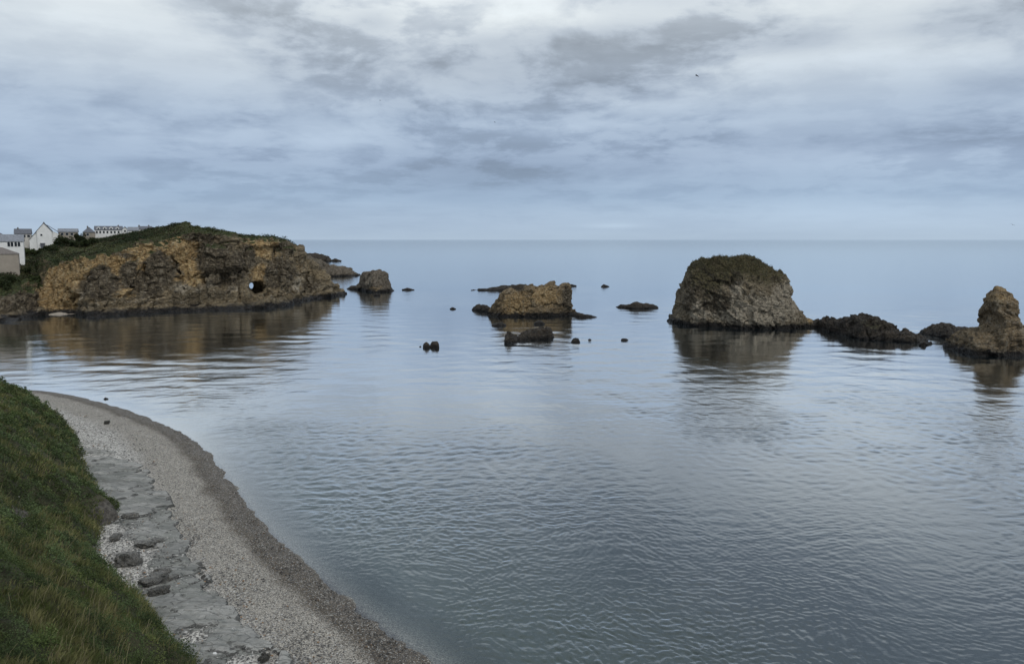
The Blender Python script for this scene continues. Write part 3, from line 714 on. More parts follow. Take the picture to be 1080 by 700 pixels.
sea_rock('sea_rock', 'small flat dark rock alone in the water left below the dome', [(655,357.8),(657,356.8),(660,356.8),(663,358)], [(655,359),(663,359)], 2, M_dark, voxel=.15, amp=.12, seed=22)
# stack by the headland tip
yc = YF(395, 308)
sea_rock('sea_stack', 'squat grey brown block rock standing off the headland tip',
    [(375,303),(379,300),(380,292),(383,287),(388,287),(393,285.5),(396,286),(400,284),(406,285),(409,289),(410,296),(413,303),(416,306)], [(375,305),(395,308.5),(416,307)], 17, M_grey, 'sea stack', voxel=.4, amp=.75, p=2.8, seed=23,
    masks=dict(pale=lambda V: blobs(V, [(393,296,yc+6,(8,6))])*.6, ochre=lambda V: blobs(V, [(395,304,yc,(7,2.5))])*.5))
sea_rock('sea_rock', 'low black rock joined to the left foot of the squat block rock', [(366,304),(370,302.3),(376,301.5),(382,303)], [(366,305),(382,305.5)], 7, M_dark, voxel=.35, amp=.4, seed=24)
sea_rock('sea_rock', 'low dark rock awash in front of the squat block rock', [(394,310),(397,309.3),(401,310.2)], [(394,312),(401,312)], 3, M_dark, voxel=.25, amp=.2, seed=25)
sea_rock('sea_rock', 'thin dark rock awash right of the squat block rock', [(424,305),(430,303.6),(437,305.4)], [(424,306),(437,306)], 4, M_dark, voxel=.28, amp=.25, seed=26)
sea_rock('sea_rock', 'small black rock just off the headland tip', [(360,308.5),(363,307.3),(366,308)], [(360,310),(366,310)], 2.5, M_dark, voxel=.22, amp=.2, seed=27)
# skerries behind the headland
sea_rock('rocky_islet', 'long brown islet ending low and dark, out beyond the headland', [(290,272),(318,270),(330,272),(338,275),(345,281),(353,281.5),(364,282),(372,285),(379,290.8)], [(290,291.5),(345,292),(378,291.2)], 60, M_grey, 'islet', voxel=.8, amp=1.5, p=2.6, seed=28,
    masks=dict(veg=lambda V: smooth(V[:,2], 6, 13)*.35, dark=lambda V: 0.42+0*V[:,2]))
sea_rock('rocky_islet', 'farther dark ridge islet showing above the long brown islet', [(312,268),(330,267.5),(338,268.5),(345,270.5),(350,274)], [(312,275.5),(350,275.8)], 60, M_dark, 'islet', voxel=.9, amp=1.2, p=2.6, seed=29)
sea_rock('sea_rock', 'small far dark rock at the end of the ridge islet', [(349,274.2),(354,272.6),(360,274.8)], [(349,275.4),(360,275.6)], 8, M_dark, voxel=.6, amp=.5, seed=30)
# right-hand group
yr = YF(910, 362)
sea_rock('sea_rock', 'long black jagged reef right of the dome, peaked in the middle', [(862,345),(867,338),(871,334),(875,338),(885,336),(900,332),(914,331),(922,335),(930,340),(945,346),(960,351),(972,355),(980,359),(985,365)],
    [(862,347),(880,353),(900,358),(940,361),(965,365),(985,365.5)], 22, M_dark, voxel=.36, amp=.9, p=2.2, seed=31, crest=.6,
    masks=dict(ochre=lambda V: blobs(V, [(900,342,yr+8,(9,3))])*.25, veg=lambda V: blobs(V, [(925,343,yr+8,(5,2))])*.5, pale=lambda V: blobs(V, [(890,344,yr+9,(10,2.5))])*.3))
sea_rock('sea_rock', 'low black link rock between dome and jagged reef', [(850,341),(858,338),(864,337),(870,340)], [(850,345),(870,346)], 7, M_dark, voxel=.3, amp=.4, seed=32)
sea_rock('sea_rock', 'low black rock hump behind the gap between reef and pinnacle', [(972,349),(984,344.5),(994,342),(1002,342.5),(1008,345.5),(1018,346),(1026,349)], [(972,353),(995,357),(1026,351)], 14, M_dark, voxel=.32, amp=.55, seed=33)
ys_ = YF(1050, 374)
def knob(V):                       # overhanging head on a narrower neck, leaning left
    ax = P3(1056, 320, ys_+9); z = V[:,2]; k = np.interp(z, [4,6,7.5,9,10.5,12.5,14,15], [1,.92,.76,.84,1.12,1.26,1.22,1.05])
    w_ = np.exp(-((V[:,0]-ax[0])/9)**4); V = V.copy(); V[:,0] = ax[0]+(V[:,0]-ax[0])*(1+(k-1)*w_)-.25*w_*smooth(z, 7, 12)
    led = .16*np.sin(z*2.6+fbm(V, .3, 2, s=3)*2)*smooth(z, 3, 6); V[:,0] += np.sign(V[:,0]-ax[0])*led*.6*w_; V[:,1] -= led*.8*w_
    return V
sea_rock('sea_stack', 'leaning ochre rock pinnacle on a broad dark base at the right edge',
    [(995,366),(1003,356),(1012,351),(1026,346),(1034,343),(1042,341),(1045,330),(1046,312),(1048,305),(1052,302),(1060,303),(1065,307),(1067,318),(1068,333),(1076,343),(1095,346),(1115,355),(1130,372)],
    [(995,369),(1020,376),(1060,376),(1100,374),(1130,372)], 24, M_ochr, 'sea stack', voxel=.34, amp=.6, p=1.9, seed=36, tilt=-.2, shape=knob,
    masks=dict(ochre=lambda V: smooth(V[:,2], 9, 14)*.45, dark=lambda V: (1-smooth(V[:,2], 3, 8))*.45, pale=lambda V: blobs(V, [(1058,320,ys_+10,(4,4)),(1065,345,ys_+6,(6,4))])*.6))

# ------------------------------------------------------------------ headland
def build_headland():
    base = [(-260,352),(-120,345),(0,339),(20,336),(45,331),(70,331),(95,334),(130,332),(150,330),(200,328),(240,327),(262,326),(290,322),(300,320),(330,316),(352,312),(358,311)]
    rim = [(-260,(30,300)),(-120,(24,302)),(0,(16,304)),(20,(14,300)),(38,(14,300)),(50,(10,290)),(57,(7,282)),(85,(9,275)),(120,(10,267)),(150,(11,259)),(170,(11,253)),(190,(10,248)),(200,(10,245)),(225,(9,248)),(250,(9,251)),(270,(9,253)),(300,(9,256)),(312,(9,261)),(322,(8,270)),(334,(7,284)),(341,(6,293)),(350,(4,304)),(358,(2,310))]
    crest = [(-260,(150,247)),(-120,(150,250)),(0,(150,252)),(60,(150,250)),(85,(150,251)),(100,(140,251)),(118,(130,250.5)),(130,(110,249)),(145,(95,245.5)),(160,(80,242.5)),(180,(50,239.5)),(200,(28,238)),(225,(20,243)),(250,(18,248)),(270,(16,251)),(300,(14,252.5)),(306,(14,254)),(316,(13,263)),(326,(12,272)),(338,(11,287)),(345,(9,297)),(352,(6,305)),(358,(3,310))]
    ledge = [(-260,6),(100,4),(200,5),(255,8),(300,10),(340,8),(358,3)]
    backd = [(-260,60),(100,50),(200,34),(300,22),(340,14),(358,6)]
    px = np.concatenate([np.linspace(-260,-20,30), np.linspace(-12,358,260)]); nu = len(px)
    by = interp(px, base); _, Yf, _ = onz(px, by)
    ro = interp(px, [(p, q[0]) for p, q in rim]); ry = interp(px, [(p, q[1]) for p, q in rim])
    co = interp(px, [(p, q[0]) for p, q in crest]); cy = interp(px, [(p, q[1]) for p, q in crest])
    le = interp(px, ledge); bd = interp(px, backd)
    _, _, zr = ony(px, ry, Yf+le+ro); _, _, zc = ony(px, cy, Yf+le+co)
    zr = np.maximum(zr, 1.0); zc = np.maximum(zc, 1.0)
    wob = fbm(np.stack([px*.09, px*0, px*0+7], 1), 1, 4, s=66)
    lz = np.minimum(1.7+wob*1.6, zr*.5); le = le*(1+.55*fbm(np.stack([px*.11, px*0, px*0+2], 1), 1, 4, s=67))
    # offsets and heights of the profile's knots
    K = [(0*le-5, 0*le-3.), (0*le, lz*.3), (le*.35, lz), (le, lz*1.15), (le+ro*.30, zr*.42), (le+ro*.62, zr*.76), (le+ro, zr), (le+ro+(co-ro)*.12, zr+(zc-zr)*.22), (le+co, zc), (le+co+bd*.5, zc*.80), (le+co+bd, 0*le-3)]
    s = np.linspace(0, len(K)-1, 110); X = np.zeros((nu, len(s))); Y = X.copy(); Z = X.copy()
    # straight column of sight through the rim
    xr, yr_, _ = ony(px, ry, Yf+le+ro); sl = xr/yr_
    for j, q in enumerate(s):
        i = min(int(q), len(K)-2); f = q-i
        Y[:, j] = Yf+K[i][0]*(1-f)+K[i+1][0]*f; Z[:, j] = K[i][1]*(1-f)+K[i+1][1]*f; X[:, j] = sl*Y[:, j]
    # tunnel through the narrow neck: a wide mouth and a slot of daylight at its left
    bm = bmesh.new()
    Yb = float(np.interp(268, px, Yf)); 
    def tube(px0, px1, z0, z1, w0, h0, w1, h1, y0, y1):
        n = 14; rings = []
        for (pp, zz, ww, hh_, yy) in ((px0, z0, w0, h0, y0), (px1, z1, w1, h1, y1)):
            xx = float(ony(pp, 300, yy)[0]); rings.append([bm.verts.new((xx+ww*math.cos(a), yy, zz+hh_*math.sin(a))) for a in [2*math.pi*k/n for k in range(n)]])
        for rg_ in rings:
            for k, v in enumerate(rg_): v.co.x += .16*ww*math.sin(k*2.3+1); v.co.z += .16*hh_*math.cos(k*1.7)
        for k in range(n): bm.faces.new([rings[0][k], rings[0][(k+1) % n], rings[1][(k+1) % n], rings[1][k]])
        bm.faces.new(rings[0][::-1]); bm.faces.new(rings[1])
    tube(272.5, 272.5, 7.8, 7.2, 4.6, 3.7, 3.2, 2.6, Yb+1, Yb+26)
    bmesh.ops.recalc_face_normals(bm, faces=bm.faces); me = bpy.data.meshes.new('cut'); bm.to_mesh(me); bm.free(); c1 = bpy.data.objects.new('cut', me); COL.objects.link(c1)
    bm = bmesh.new(); tube(277, 275.8, 8.7, 7.4, 3.2, 3.9, 1.9, 1.6, Yb+1.5, Yb+22.4)
    bmesh.ops.recalc_face_normals(bm, faces=bm.faces); me = bpy.data.meshes.new('cut'); bm.to_mesh(me); bm.free(); c3 = bpy.data.objects.new('cut', me); COL.objects.link(c3)
    bm = bmesh.new(); za = float(ony(265, 301, Yb+6)[2]); zb = float(ony(265, 301, Yb+90)[2])
    tube(264.8, 264.8, za, zb, .92, 2.0, 1.25, 2.3, Yb+6, Yb+90)
    bmesh.ops.recalc_face_normals(bm, faces=bm.faces); me = bpy.data.meshes.new('cut'); bm.to_mesh(me); bm.free(); c2 = bpy.data.objects.new('cut', me); COL.objects.link(c2)
    o = solid_remesh('headland', X, Y, Z, -4., .62, (c1, c2, c3))
    print('headland verts', len(o.data.vertices))
    def damp(V, N):
        top = smooth(N[:, 2], .72, .92)
        pxx, pyy, _ = project(V); near = np.exp(-((pxx-265)/8.)**4-((pyy-301)/15.)**4)
        mouth = np.exp(-((pxx-272)/13.)**4-((pyy-300)/11.)**4)*.75; near = np.maximum(near, mouth)
        return (1-.72*top)*(1-near)
    CL = [[(122,276),(131,296),(140,310),(149,322)],[(205,250),(209,275),(214,300)],[(288,262),(283,278),(278,292)],[(160,262),(153,276),(150,290)],[(95,290),(88,305),(84,322)],[(233,255),(236,280),(232,300)],[(180,262),(184,285),(192,305)],[(250,262),(252,285)],[(305,268),(309,290),(305,305)],[(72,284),(66,300),(62,315)],[(222,262),(218,280)],[(325,290),(322,305)]]
    V0 = get_co(o); N0 = get_no(o); ax, ay, _ = project(V0); ax += fbm(V0, .2, 2, s=7)*1.5; inn = np.zeros(len(V0))
    for k, c in enumerate(CL):
        dd = np.abs(sdist(ax, ay, c)); w_ = 1.6+1.2*((k*7) % 3)/2; inn = np.maximum(inn, np.exp(-(dd/w_)**1.5)*(2.2+1.3*((k*5) % 4)/3))
    inn *= smooth(-N0[:,1], .2, .6)*(1-np.exp(-((ax-268)/16)**4-((ay-300)/16)**4)); V0[:,1] += inn
    o.data.vertices.foreach_set('co', V0.astype(np.float32).ravel()); o.data.update()
    V = displace(o, 2.4, .05, 1.35, .13, .35, .6, rib=3.4, ribs=.08, tilt=.55, seed=41, vdamp=damp)
    N = get_no(o)
    q = V[:,0]/np.maximum(V[:,1], 1)*F+540      # bearing, as a bearing from the bay
    def Yat(p, off=8): return float(np.interp(p, px, Yf))+off
    def bl(items): return blobs(V, [(a, b, Yat(a), (r[0]*1.12, r[1]*1.12)) for a, b, r in items])
    och = bl([(60,300,(8,9)),(75,305,(8,9)),(80,287,(9,7)),(100,282,(9,6)),(125,275,(8,6)),(150,275,(7,7)),(150,290,(6,7)),(190,262,(7,6)),(185,275,(7,9)),(135,300,(7,5)),(272,262,(6,4.5)),(283,262,(7,4.5)),(292,265,(4,5)),(205,280,(5,8)),(62,318,(7,5)),(278,288,(5,4)),(180,255,(6,4))])*1.0
    drk = bl([(98,300,(7,6)),(110,302,(8,7)),(103,288,(5,4)),(162,298,(8,8)),(165,280,(5,8)),(172,290,(7,9)),(225,275,(10,10)),(240,288,(9,8)),(218,262,(8,6)),(205,250,(9,3)),(260,270,(6,8)),(135,285,(3,10)),(145,308,(3,8)),(300,285,(6,9)),(305,262,(7,4)),(330,300,(6,4)),(120,268,(5,2)),(290,290,(5,8)),(20,318,(9,6))])*.82
    pal = bl([(118,288,(3,8)),(120,310,(7,4)),(90,310,(5,3)),(210,290,(4,8)),(225,295,(4,6)),(235,262,(3,5)),(195,300,(9,5)),(160,315,(9,3)),(92,280,(4,5)),(320,295,(8,6)),(308,300,(7,6)),(245,300,(6,5)),(30,325,(6,4))])*.6
    flat = smooth(N[:, 2], .55, .8)
    rimz = np.interp(q, px, zr)
    veg = flat*smooth(V[:,2], rimz*.72-1, rimz*.9)*np.where(q > 315, .25, 1)*1.0
    left = smooth(-q, -52, -40)*smooth(V[:,2], 6, 13)*.75
    veg = np.maximum(veg, left)
    veg = np.maximum(veg, smooth(V[:,2], rimz-1.5, rimz+.5)*np.where(q > 305, .1, .55))
    for k, a in (('ochre', och), ('dark', drk), ('pale', pal), ('veg', np.clip(veg, 0, 1))): fattr(o, k, a)
    o.data.materials.append(M_head); tag(o, kind='structure')
    bv = BVHTree.FromPolygons([tuple(v) for v in V], [tuple(p.vertices) for p in o.data.polygons])
    return o, bv, px, Yf, V, N
HEAD, HBVH, HPX, HYF, HV, HN = build_headland()
def ground(x, y):
    h = HBVH.ray_cast(Vector((x, y, 200)), Vector((0, 0, -1)))
    return h[0].z if h[0] is not None else 0.

# heath & scrub on the plateau, one mass nobody could count
def build_scrub():
    me = HEAD.data; n = len(me.polygons); ctr = np.empty(n*3); me.polygons.foreach_get('center', ctr); ctr = ctr.reshape(-1, 3)
    nr = np.empty(n*3); me.polygons.foreach_get('normal', nr); nr = nr.reshape(-1, 3)
    at = np.empty(len(me.vertices), np.float32); me.attributes['veg'].data.foreach_get('value', at)
    vi = np.empty(n*4, np.int32)
    f0 = np.array([p.vertices[0] for p in me.polygons])
    px, py, _ = project(ctr)
    ok = (at[f0] > .5) & (px > -30) & (ctr[:,2] > 6) & (nr[:,2] > .2); C = ctr[ok]
    den = fbm(C, .06, 3, s=71)+fbm(C, .2, 2, s=72)*.5
    k = len(C); Vs, Fs, Cs = [], [], []; off = 0
    for r in range(3):
        sel = rng.random(k) < np.clip(.55+den*.6, .15, 1); c = C[sel]; d2 = den[sel]; kk = len(c)
        p = c+rng.normal(size=(kk, 3))*np.array([.5,.5,.0])+np.array([0,0,1])*(rng.random(kk)*np.clip(.35+d2*1.6, .2, 1.8))[:, None]
        nn = rng.normal(size=(kk, 3)); nn[:,2] = np.abs(nn[:,2])+.7; nn /= np.linalg.norm(nn, axis=1)[:, None]
        V, f = quads(p, nn, .42+.4*rng.random(kk), .8)
        g = smooth(d2, -.2, .5)[:, None]; col = (np.array([.072,.078,.028])*(1-g)+np.array([.024,.036,.014])*g)*(.65+.7*rng.random(kk))[:, None]
        br = rng.random(kk) < np.clip(.2+.5*fbm(c, .09, 2, s=75), 0, .5)
        col[br] = np.array([.06,.048,.028])*(.6+.7*rng.random(br.sum()))[:, None]
        Vs.append(V); Fs.append(f+off); Cs.append(col); off += len(V)
    o = mesh_np('heath_scrub', np.concatenate(Vs), np.concatenate(Fs), M_leaf); cattr(o, 'col', np.concatenate(Cs)); print('scrub', off//4)
    tag(o, 'mixed green heath and low scrub covering the top of the headland', 'scrub', kind='stuff')
build_scrub()

# tuft of scrub on the dome
def build_dome_tufts():
    V = get_co(dome)+np.array(dome.location); N = get_no(dome); ok = (V[:,2] > 17.5) & (N[:,2] > .5); C = V[ok]
    den = fbm(C, .25, 3, s=95); C = C[den+rng.normal(size=len(C))*.3 > -.1]; k = len(C); Vs, Fs, Cs = [], [], []; off = 0
    for r in range(3):
        p = C+rng.normal(size=(k, 3))*.15+np.array([0,0,.05+.2*rng.random()])
        nn = rng.normal(size=(k, 3)); nn[:,2] *= .5; nn /= np.linalg.norm(nn, axis=1)[:, None]
        V_, f = quads(p, nn, .22+.3*rng.random(k), .55)
        c = np.array([(.07,.068,.03),(.11,.10,.05),(.08,.065,.04)])[rng.integers(0, 3, k)]*(.6+.7*rng.random(k))[:, None]
        Vs.append(V_); Fs.append(f+off); Cs.append(c); off += len(V_)
    o = mesh_np('clifftop_scrub', np.concatenate(Vs), np.concatenate(Fs), M_leaf); cattr(o, 'col', np.concatenate(Cs))
    tag(o, 'thin olive scrub growing over the crown of the big dome rock', 'scrub', kind='stuff')
build_dome_tufts()

# pocket beach below the cliff
def pocket():
    n, mseg = 40, 14; u = np.linspace(44, 82, n); V = []
    for p in u:
        by = float(interp(np.array([p]), [(44,331.2),(52,332),(70,331.5),(82,331)])[0])
        x0, y0, _ = onz(p, by)
        for j in range(mseg):
            k = j/(mseg-1); V.append((float(x0)*(1+k*.04), float(y0)+k*14-.5, -.15+2.4*k**.8*math.sin(math.pi*min(1, max(.05, (p-44)/38)))**.5))
    V = np.array(V); V[:,2] += fbm(V, .6, 3, s=4)*.12
    m = plain('pocket_shingle', (.33,.29,.24), .9, .2, 2.0)
    o = mesh_np('cove_beach', V, gridfaces(n, mseg), m, smooth_=True); tag(o, kind='structure')
pocket()

# ------------------------------------------------------------------ shrubs and a tree by the houses
def shrub(px, py, Y, rad, hgt, label, cat='bush', name='bush', dark=1., group=None, trunk_h=.4):
    x = float(ony(px, py, Y)[0]); z = ground(x, Y)-.15
    root = bpy.data.objects.new(name, None); COL.objects.link(root); root.location = (x, Y, z); tag(root, label, cat, group)
    k = int(340*rad*max(1, hgt/3)); nc = max(5, int(rad*4))
    cc = rng.normal(size=(nc, 3))*np.array([rad*.42, rad*.42, hgt*.17])+np.array([0, 0, hgt*.62]); cr_ = (.28+.35*rng.random(nc))*min(rad, hgt*.6)
    ci = rng.integers(0, nc, k); dr = rng.normal(size=(k, 3)); dr /= np.linalg.norm(dr, axis=1)[:, None]
    C = cc[ci]+dr*(cr_[ci]*(.65+.4*rng.random(k)))[:, None]; C[:,2] = np.maximum(C[:,2], .15)
    nn = dr+rng.normal(size=(k, 3))*.5; nn /= np.linalg.norm(nn, axis=1)[:, None]
    V, f = quads(C, nn, .35+.35*rng.random(k), .8)
    o = mesh_np('crown', V, f, M_leaf, root); base = PAL[[0,2,6,1]][(rng.random(k)*4).astype(int)]
    cattr(o, 'col', base*dark*(.55+.8*rng.random(k))[:, None])
    bm = bmesh.new()
    for s in range(4):
        a = rng.random()*6.28; tip = Vector(cc[s % nc])*1.0
        v0 = [bm.verts.new((math.cos(b)*.12+math.cos(a)*.1, math.sin(b)*.12+math.sin(a)*.1, -.3)) for b in [i*1.2566 for i in range(5)]]
        v1 = [bm.verts.new((tip.x+math.cos(b)*.04, tip.y+math.sin(b)*.04, tip.z)) for b in [i*1.2566 for i in range(5)]]
        for i in range(5): bm.faces.new([v0[i], v0[(i+1) % 5], v1[(i+1) % 5], v1[i]])
    me = bpy.data.meshes.new('trunk'); bm.to_mesh(me); bm.free(); me.materials.append(M_bark); t = bpy.data.objects.new('trunk', me); COL.objects.link(t); t.parent = root
    return root
def Yo(px, off): return float(np.interp(px, HPX, HYF))+off

# ------------------------------------------------------------------ houses
M_white = plain('white_render', (.72,.72,.70), .85, .05, .5)
M_cream = plain('grey_cream_render', (.50,.48,.44), .85, .06, .5)
M_tan = plain('tan_render', (.30,.265,.22), .9, .08, .4)
def roofmat(name, col):
    m, t, b = mat(name); p = t.pos(); n = t.noise(p, 1.5, 4, .6)
    wv = t.n.new('ShaderNodeTexWave'); wv.bands_direction = 'Z'; t.link(p, wv.inputs['Vector']); wv.inputs['Scale'].default_value = 1.6; wv.inputs['Distortion'].default_value = .4
    c = t.mix(t.ss(n, .35, .65), tuple(v*.8 for v in col), tuple(v*1.25 for v in col)); c = t.mix(E(t, wv.outputs['Fac'])*.25, c, tuple(v*.6 for v in col))
    t.link(c, b.inputs['Base Color']); b.inputs['Roughness'].default_value = .6
    return m
M_slate = roofmat('slate', (.085,.09,.105)); M_slate_pale = roofmat('pale_slate', (.17,.18,.20)); M_roof_brown = roofmat('brown_tile', (.13,.11,.095))
M_glass = plain('dark_window_glass', (.02,.024,.03), .15, .1, 1., .5); M_frame = plain('window_frame', (.5,.5,.5), .6, .03)
M_stone = plain('chimney_render', (.16,.14,.13), .9, .15)
def bm_obj(name, bm, m, parent):
    bmesh.ops.recalc_face_normals(bm, faces=bm.faces); me = bpy.data.meshes.new(name); bm.to_mesh(me); bm.free(); me.materials.append(m)
    o = bpy.data.objects.new(name, me); COL.objects.link(o); o.parent = parent; return o
def prism(bm, poly, y0, y1):      # poly in x,z swept along y
    a = [bm.verts.new((x, y0, z)) for x, z in poly]; b = [bm.verts.new((x, y1, z)) for x, z in poly]; n = len(poly)
    bm.faces.new(a); bm.faces.new(b[::-1])
    for i in range(n): bm.faces.new([a[i], b[i], b[(i+1) % n], a[(i+1) % n]])
def box(bm, x0, x1, y0, y1, z0, z1): prism(bm, [(x0,z0),(x1,z0),(x1,z1),(x0,z1)], y0, y1)
def house(label, px0, px1, y_eave, y_top, y_foot, Y, depth, style, wall, roof, wins=(), chim=(), rz=None, cat='house', name='house', arch=False, extra=None, ground_z=None):
    """front wall spans the sight lines px0..px1 at distance Y; eave, ridge and foot heights likewise"""
    a = P3(px0, y_foot, Y); b = P3(px1, y_foot, Y); ze = P3(px0, y_eave, Y)[2]; zt = P3(px0, y_top, Y)[2]; zf = a[2]
    g = min(ground(a[0], Y), ground(b[0], Y)); zb = min(zf, g)-.6
    rz = math.atan2(-(a[0]+b[0])/2, Y)*.92; w_ = (b[0]-a[0])*math.cos(rz); H = ze-zb; T = zt-zb; cx = (a[0]+b[0])/2
    root = bpy.data.objects.new(name, None); COL.objects.link(root); root.location = (cx, Y, zb); root.rotation_euler = (0, 0, rz); tag(root, label, cat)
    hw = w_/2; ov = .3
    bm = bmesh.new()
    if style == 'front': prism(bm, [(-hw,0),(hw,0),(hw,H),(0,T-.12),(-hw,H)], 0, depth)
    elif style == 'side':
        vs = [[bm.verts.new((x, y, z)) for y, z in ((0,0),(0,H),(depth/2,T-.12),(depth,H),(depth,0))] for x in (-hw, hw)]
        bm.faces.new(vs[0]); bm.faces.new(vs[1][::-1])
        for i in range(5): bm.faces.new([vs[0][i], vs[1][i], vs[1][(i+1) % 5], vs[0][(i+1) % 5]])
    else: box(bm, -hw, hw, 0, depth, 0, H-.02)
    wo = bm_obj('wall', bm, wall, root)
    bm = bmesh.new(); th = .16
    if style == 'front':
        s = (T-H)/hw
        prism(bm, [(-hw-ov,H-ov*s+.02),(0,T+.02),(0,T+.02+th),(-hw-ov,H-ov*s+th)], -ov, depth+ov)
        prism(bm, [(hw+ov,H-ov*s+.02),(hw+ov,H-ov*s+th),(.001,T+.02+th),(.001,T+.02)], -ov, depth+ov)
    elif style == 'side':
        s = (T-H)/(depth/2)
        for sg in (0, 1):
            yy = [(-ov, H-ov*s+.02), (depth/2-.001, T+.02), (depth/2-.001, T+.02+th), (-ov, H-ov*s+th)]
            if sg: yy = [(depth-y, z) for y, z in yy]
            va = [[bm.verts.new((x, y, z)) for y, z in yy] for x in (-hw-ov, hw+ov)]
            bm.faces.new(va[0]); bm.faces.new(va[1][::-1])
            for i in range(4): bm.faces.new([va[0][i], va[1][i], va[1][(i+1) % 4], va[0][(i+1) % 4]])
    else:   # hipped
        r = max(.2, hw-depth*.45) if hw > depth*.45 else .2
        e = [bm.verts.new(v) for v in ((-hw-ov,-ov,H),(hw+ov,-ov,H),(hw+ov,depth+ov,H),(-hw-ov,depth+ov,H))]; t2 = [bm.verts.new((-r, depth/2, T)), bm.verts.new((r, depth/2, T))]
        bm.faces.new([e[0], e[1], t2[1], t2[0]]); bm.faces.new([e[1], e[2], t2[1]]); bm.faces.new([e[2], e[3], t2[0], t2[1]]); bm.faces.new([e[3], e[0], t2[0]]); bm.faces.new(e[::-1])
    ro = bm_obj('roof', bm, roof, root)
    for cxf, cyf, hh in chim:
        bm = bmesh.new(); x = -hw+cxf*w_; y = depth*cyf
        box(bm, x-.35, x+.35, y-.3, y+.3, H, T+hh); box(bm, x-.42, x+.42, y-.37, y+.37, T+hh, T+hh+.12); box(bm, x-.15, x+.15, y-.12, y+.12, T+hh+.12, T+hh+.45)
        bm_obj('chimney', bm, M_stone, ro)
    for xf, zf_, ww, wh in wins:
        x = -hw+xf*w_; z = H-(1-zf_)*(ze-zf)
        bm = bmesh.new()
        box(bm, x-ww/2-.09, x-ww/2, -.09, .05, z-.09, z+wh+.09); box(bm, x+ww/2, x+ww/2+.09, -.09, .05, z-.09, z+wh+.09)
        box(bm, x-ww/2, x+ww/2, -.09, .05, z-.09, z); box(bm, x-ww/2, x+ww/2, -.09, .05, z+wh, z+wh+.09)
        fo = bm_obj('window', bm, M_frame if wall is not M_white else M_white, root)
        bm = bmesh.new()
        if arch:
            n = 8; poly = [(x-ww/2, z), (x+ww/2, z)]+[(x+ww/2*math.cos(math.pi*i/n), z+wh-ww/2+ww/2*math.sin(math.pi*i/n)) for i in range(n+1)]
            prism(bm, poly, -.05, -.01)
        else: box(bm, x-ww/2+.002, x+ww/2-.002, -.05, -.01, z, z+wh)
        bm_obj('pane', bm, M_glass, fo)
    if extra: extra(root, hw, H, T, depth, w_)
    return root
def dormers(root, hw, H, T, depth, w_):
    for i in range(4):
        x = -hw+w_*(.14+.23*i); bm = bmesh.new(); y0 = .35; z0 = H+.1
        prism(bm, [(x-.8,z0-.3),(x+.8,z0-.3),(x+.8,z0+.95),(x,z0+1.35),(x-.8,z0+.95)], y0, y0+2.6)
        d = bm_obj('dormer', bm, M_white, root)
        bm = bmesh.new(); box(bm, x-.4, x+.4, y0-.05, y0-.01, z0+.05, z0+.85); bm_obj('pane', bm, M_glass, d)
def leanto(root, hw, H, T, depth, w_):
    bm = bmesh.new(); l = hw*1.05
    prism(bm, [(-hw-l,0),(-hw-.01,0),(-hw-.01,H*.98),(-hw-l,H*.62)], 1.2, depth*.9); e = bm_obj('side_wing', bm, M_white, root)
    bm = bmesh.new(); prism(bm, [(-hw-l-.3,H*.56),(-hw-.02,H*.99),(-hw-.02,H*.99+.2),(-hw-l-.3,H*.56+.2)], .8, depth*.95); bm_obj('wing_roof', bm, M_slate, e)
    bm = bmesh.new(); box(bm, -hw*.55, -.05*hw, -.95, -.01, H*.18, H*.36); box(bm, -hw*.65, hw*.02, -1.1, -.012, H*.37, H*.42); bm_obj('porch', bm, M_slate, root)
    bm = bmesh.new(); prism(bm, [(hw+.01,0),(hw*1.85,0),(hw*1.85,H*.86),(hw+.01,H*1.0)], 2.5, depth*.95); e = bm_obj('side_wing', bm, M_white, root)
    bm = bmesh.new(); prism(bm, [(hw*.35,T*.93),(hw*1.95,H*.92),(hw*1.95,H*.92+.25),(hw*.35,T*.93+.25)], 2.0, depth*1.05); bm_obj('wing_roof', bm, M_slate, e)
# near pair at the left edge
house('tan house with low brown hipped roof at the left edge, below the arched windows', -22, 20, 268, 261, 283, Yo(0, 40), 12, 'hip', M_tan, M_roof_brown, wins=[(.3,.45,1.1,1.0)])
house('white building with a row of four dark arched windows under a grey roof', -20, 25, 254.5, 247.5, 266, Yo(0, 62), 10, 'side', M_white, M_slate_pale,
      wins=[(.66,.52,.95,1.9),(.735,.52,.95,1.9),(.82,.52,.95,1.9),(.895,.52,.95,1.9)], arch=True)
house('house of which only a dark pointed roof shows behind the arched window building', -14, 5, 248.5, 243, 258, Yo(0, 110), 9, 'hip', M_cream, M_slate)
house('white house with dark slate roof just left of the tall gabled house', 16, 33, 246.5, 241.5, 254, Yo(20, 118), 9, 'side', M_cream, M_slate, wins=[(.55,.5,1.6,1.2),(.85,.5,1.2,1.2)], chim=[(.2,.5,.5)])
house('tall white house with a broad plain gable and stepped side wings', 39.5, 55, 243.5, 235.3, 254, Yo(45, 96), 12, 'front', M_white, M_slate, wins=[(.30,.50,.9,.9)], chim=[(.5,.25,.2)], extra=leanto)
house('long low brown walled building with flat grey roof, right of the gabled house', 62, 82, 244.6, 241.3, 251, Yo(70, 108), 9, 'side', M_tan, M_slate_pale, wins=[(.2,.45,1.2,1.2),(.45,.45,1.2,1.2),(.7,.45,1.2,1.2)])
house('grey house with steep hipped slate roof left of the long white terrace', 88, 100, 245, 239.5, 252, Yo(93, 112), 8, 'hip', M_tan, M_slate, wins=[(.4,.5,1.1,1.1)], chim=[(.4,.5,.3)])
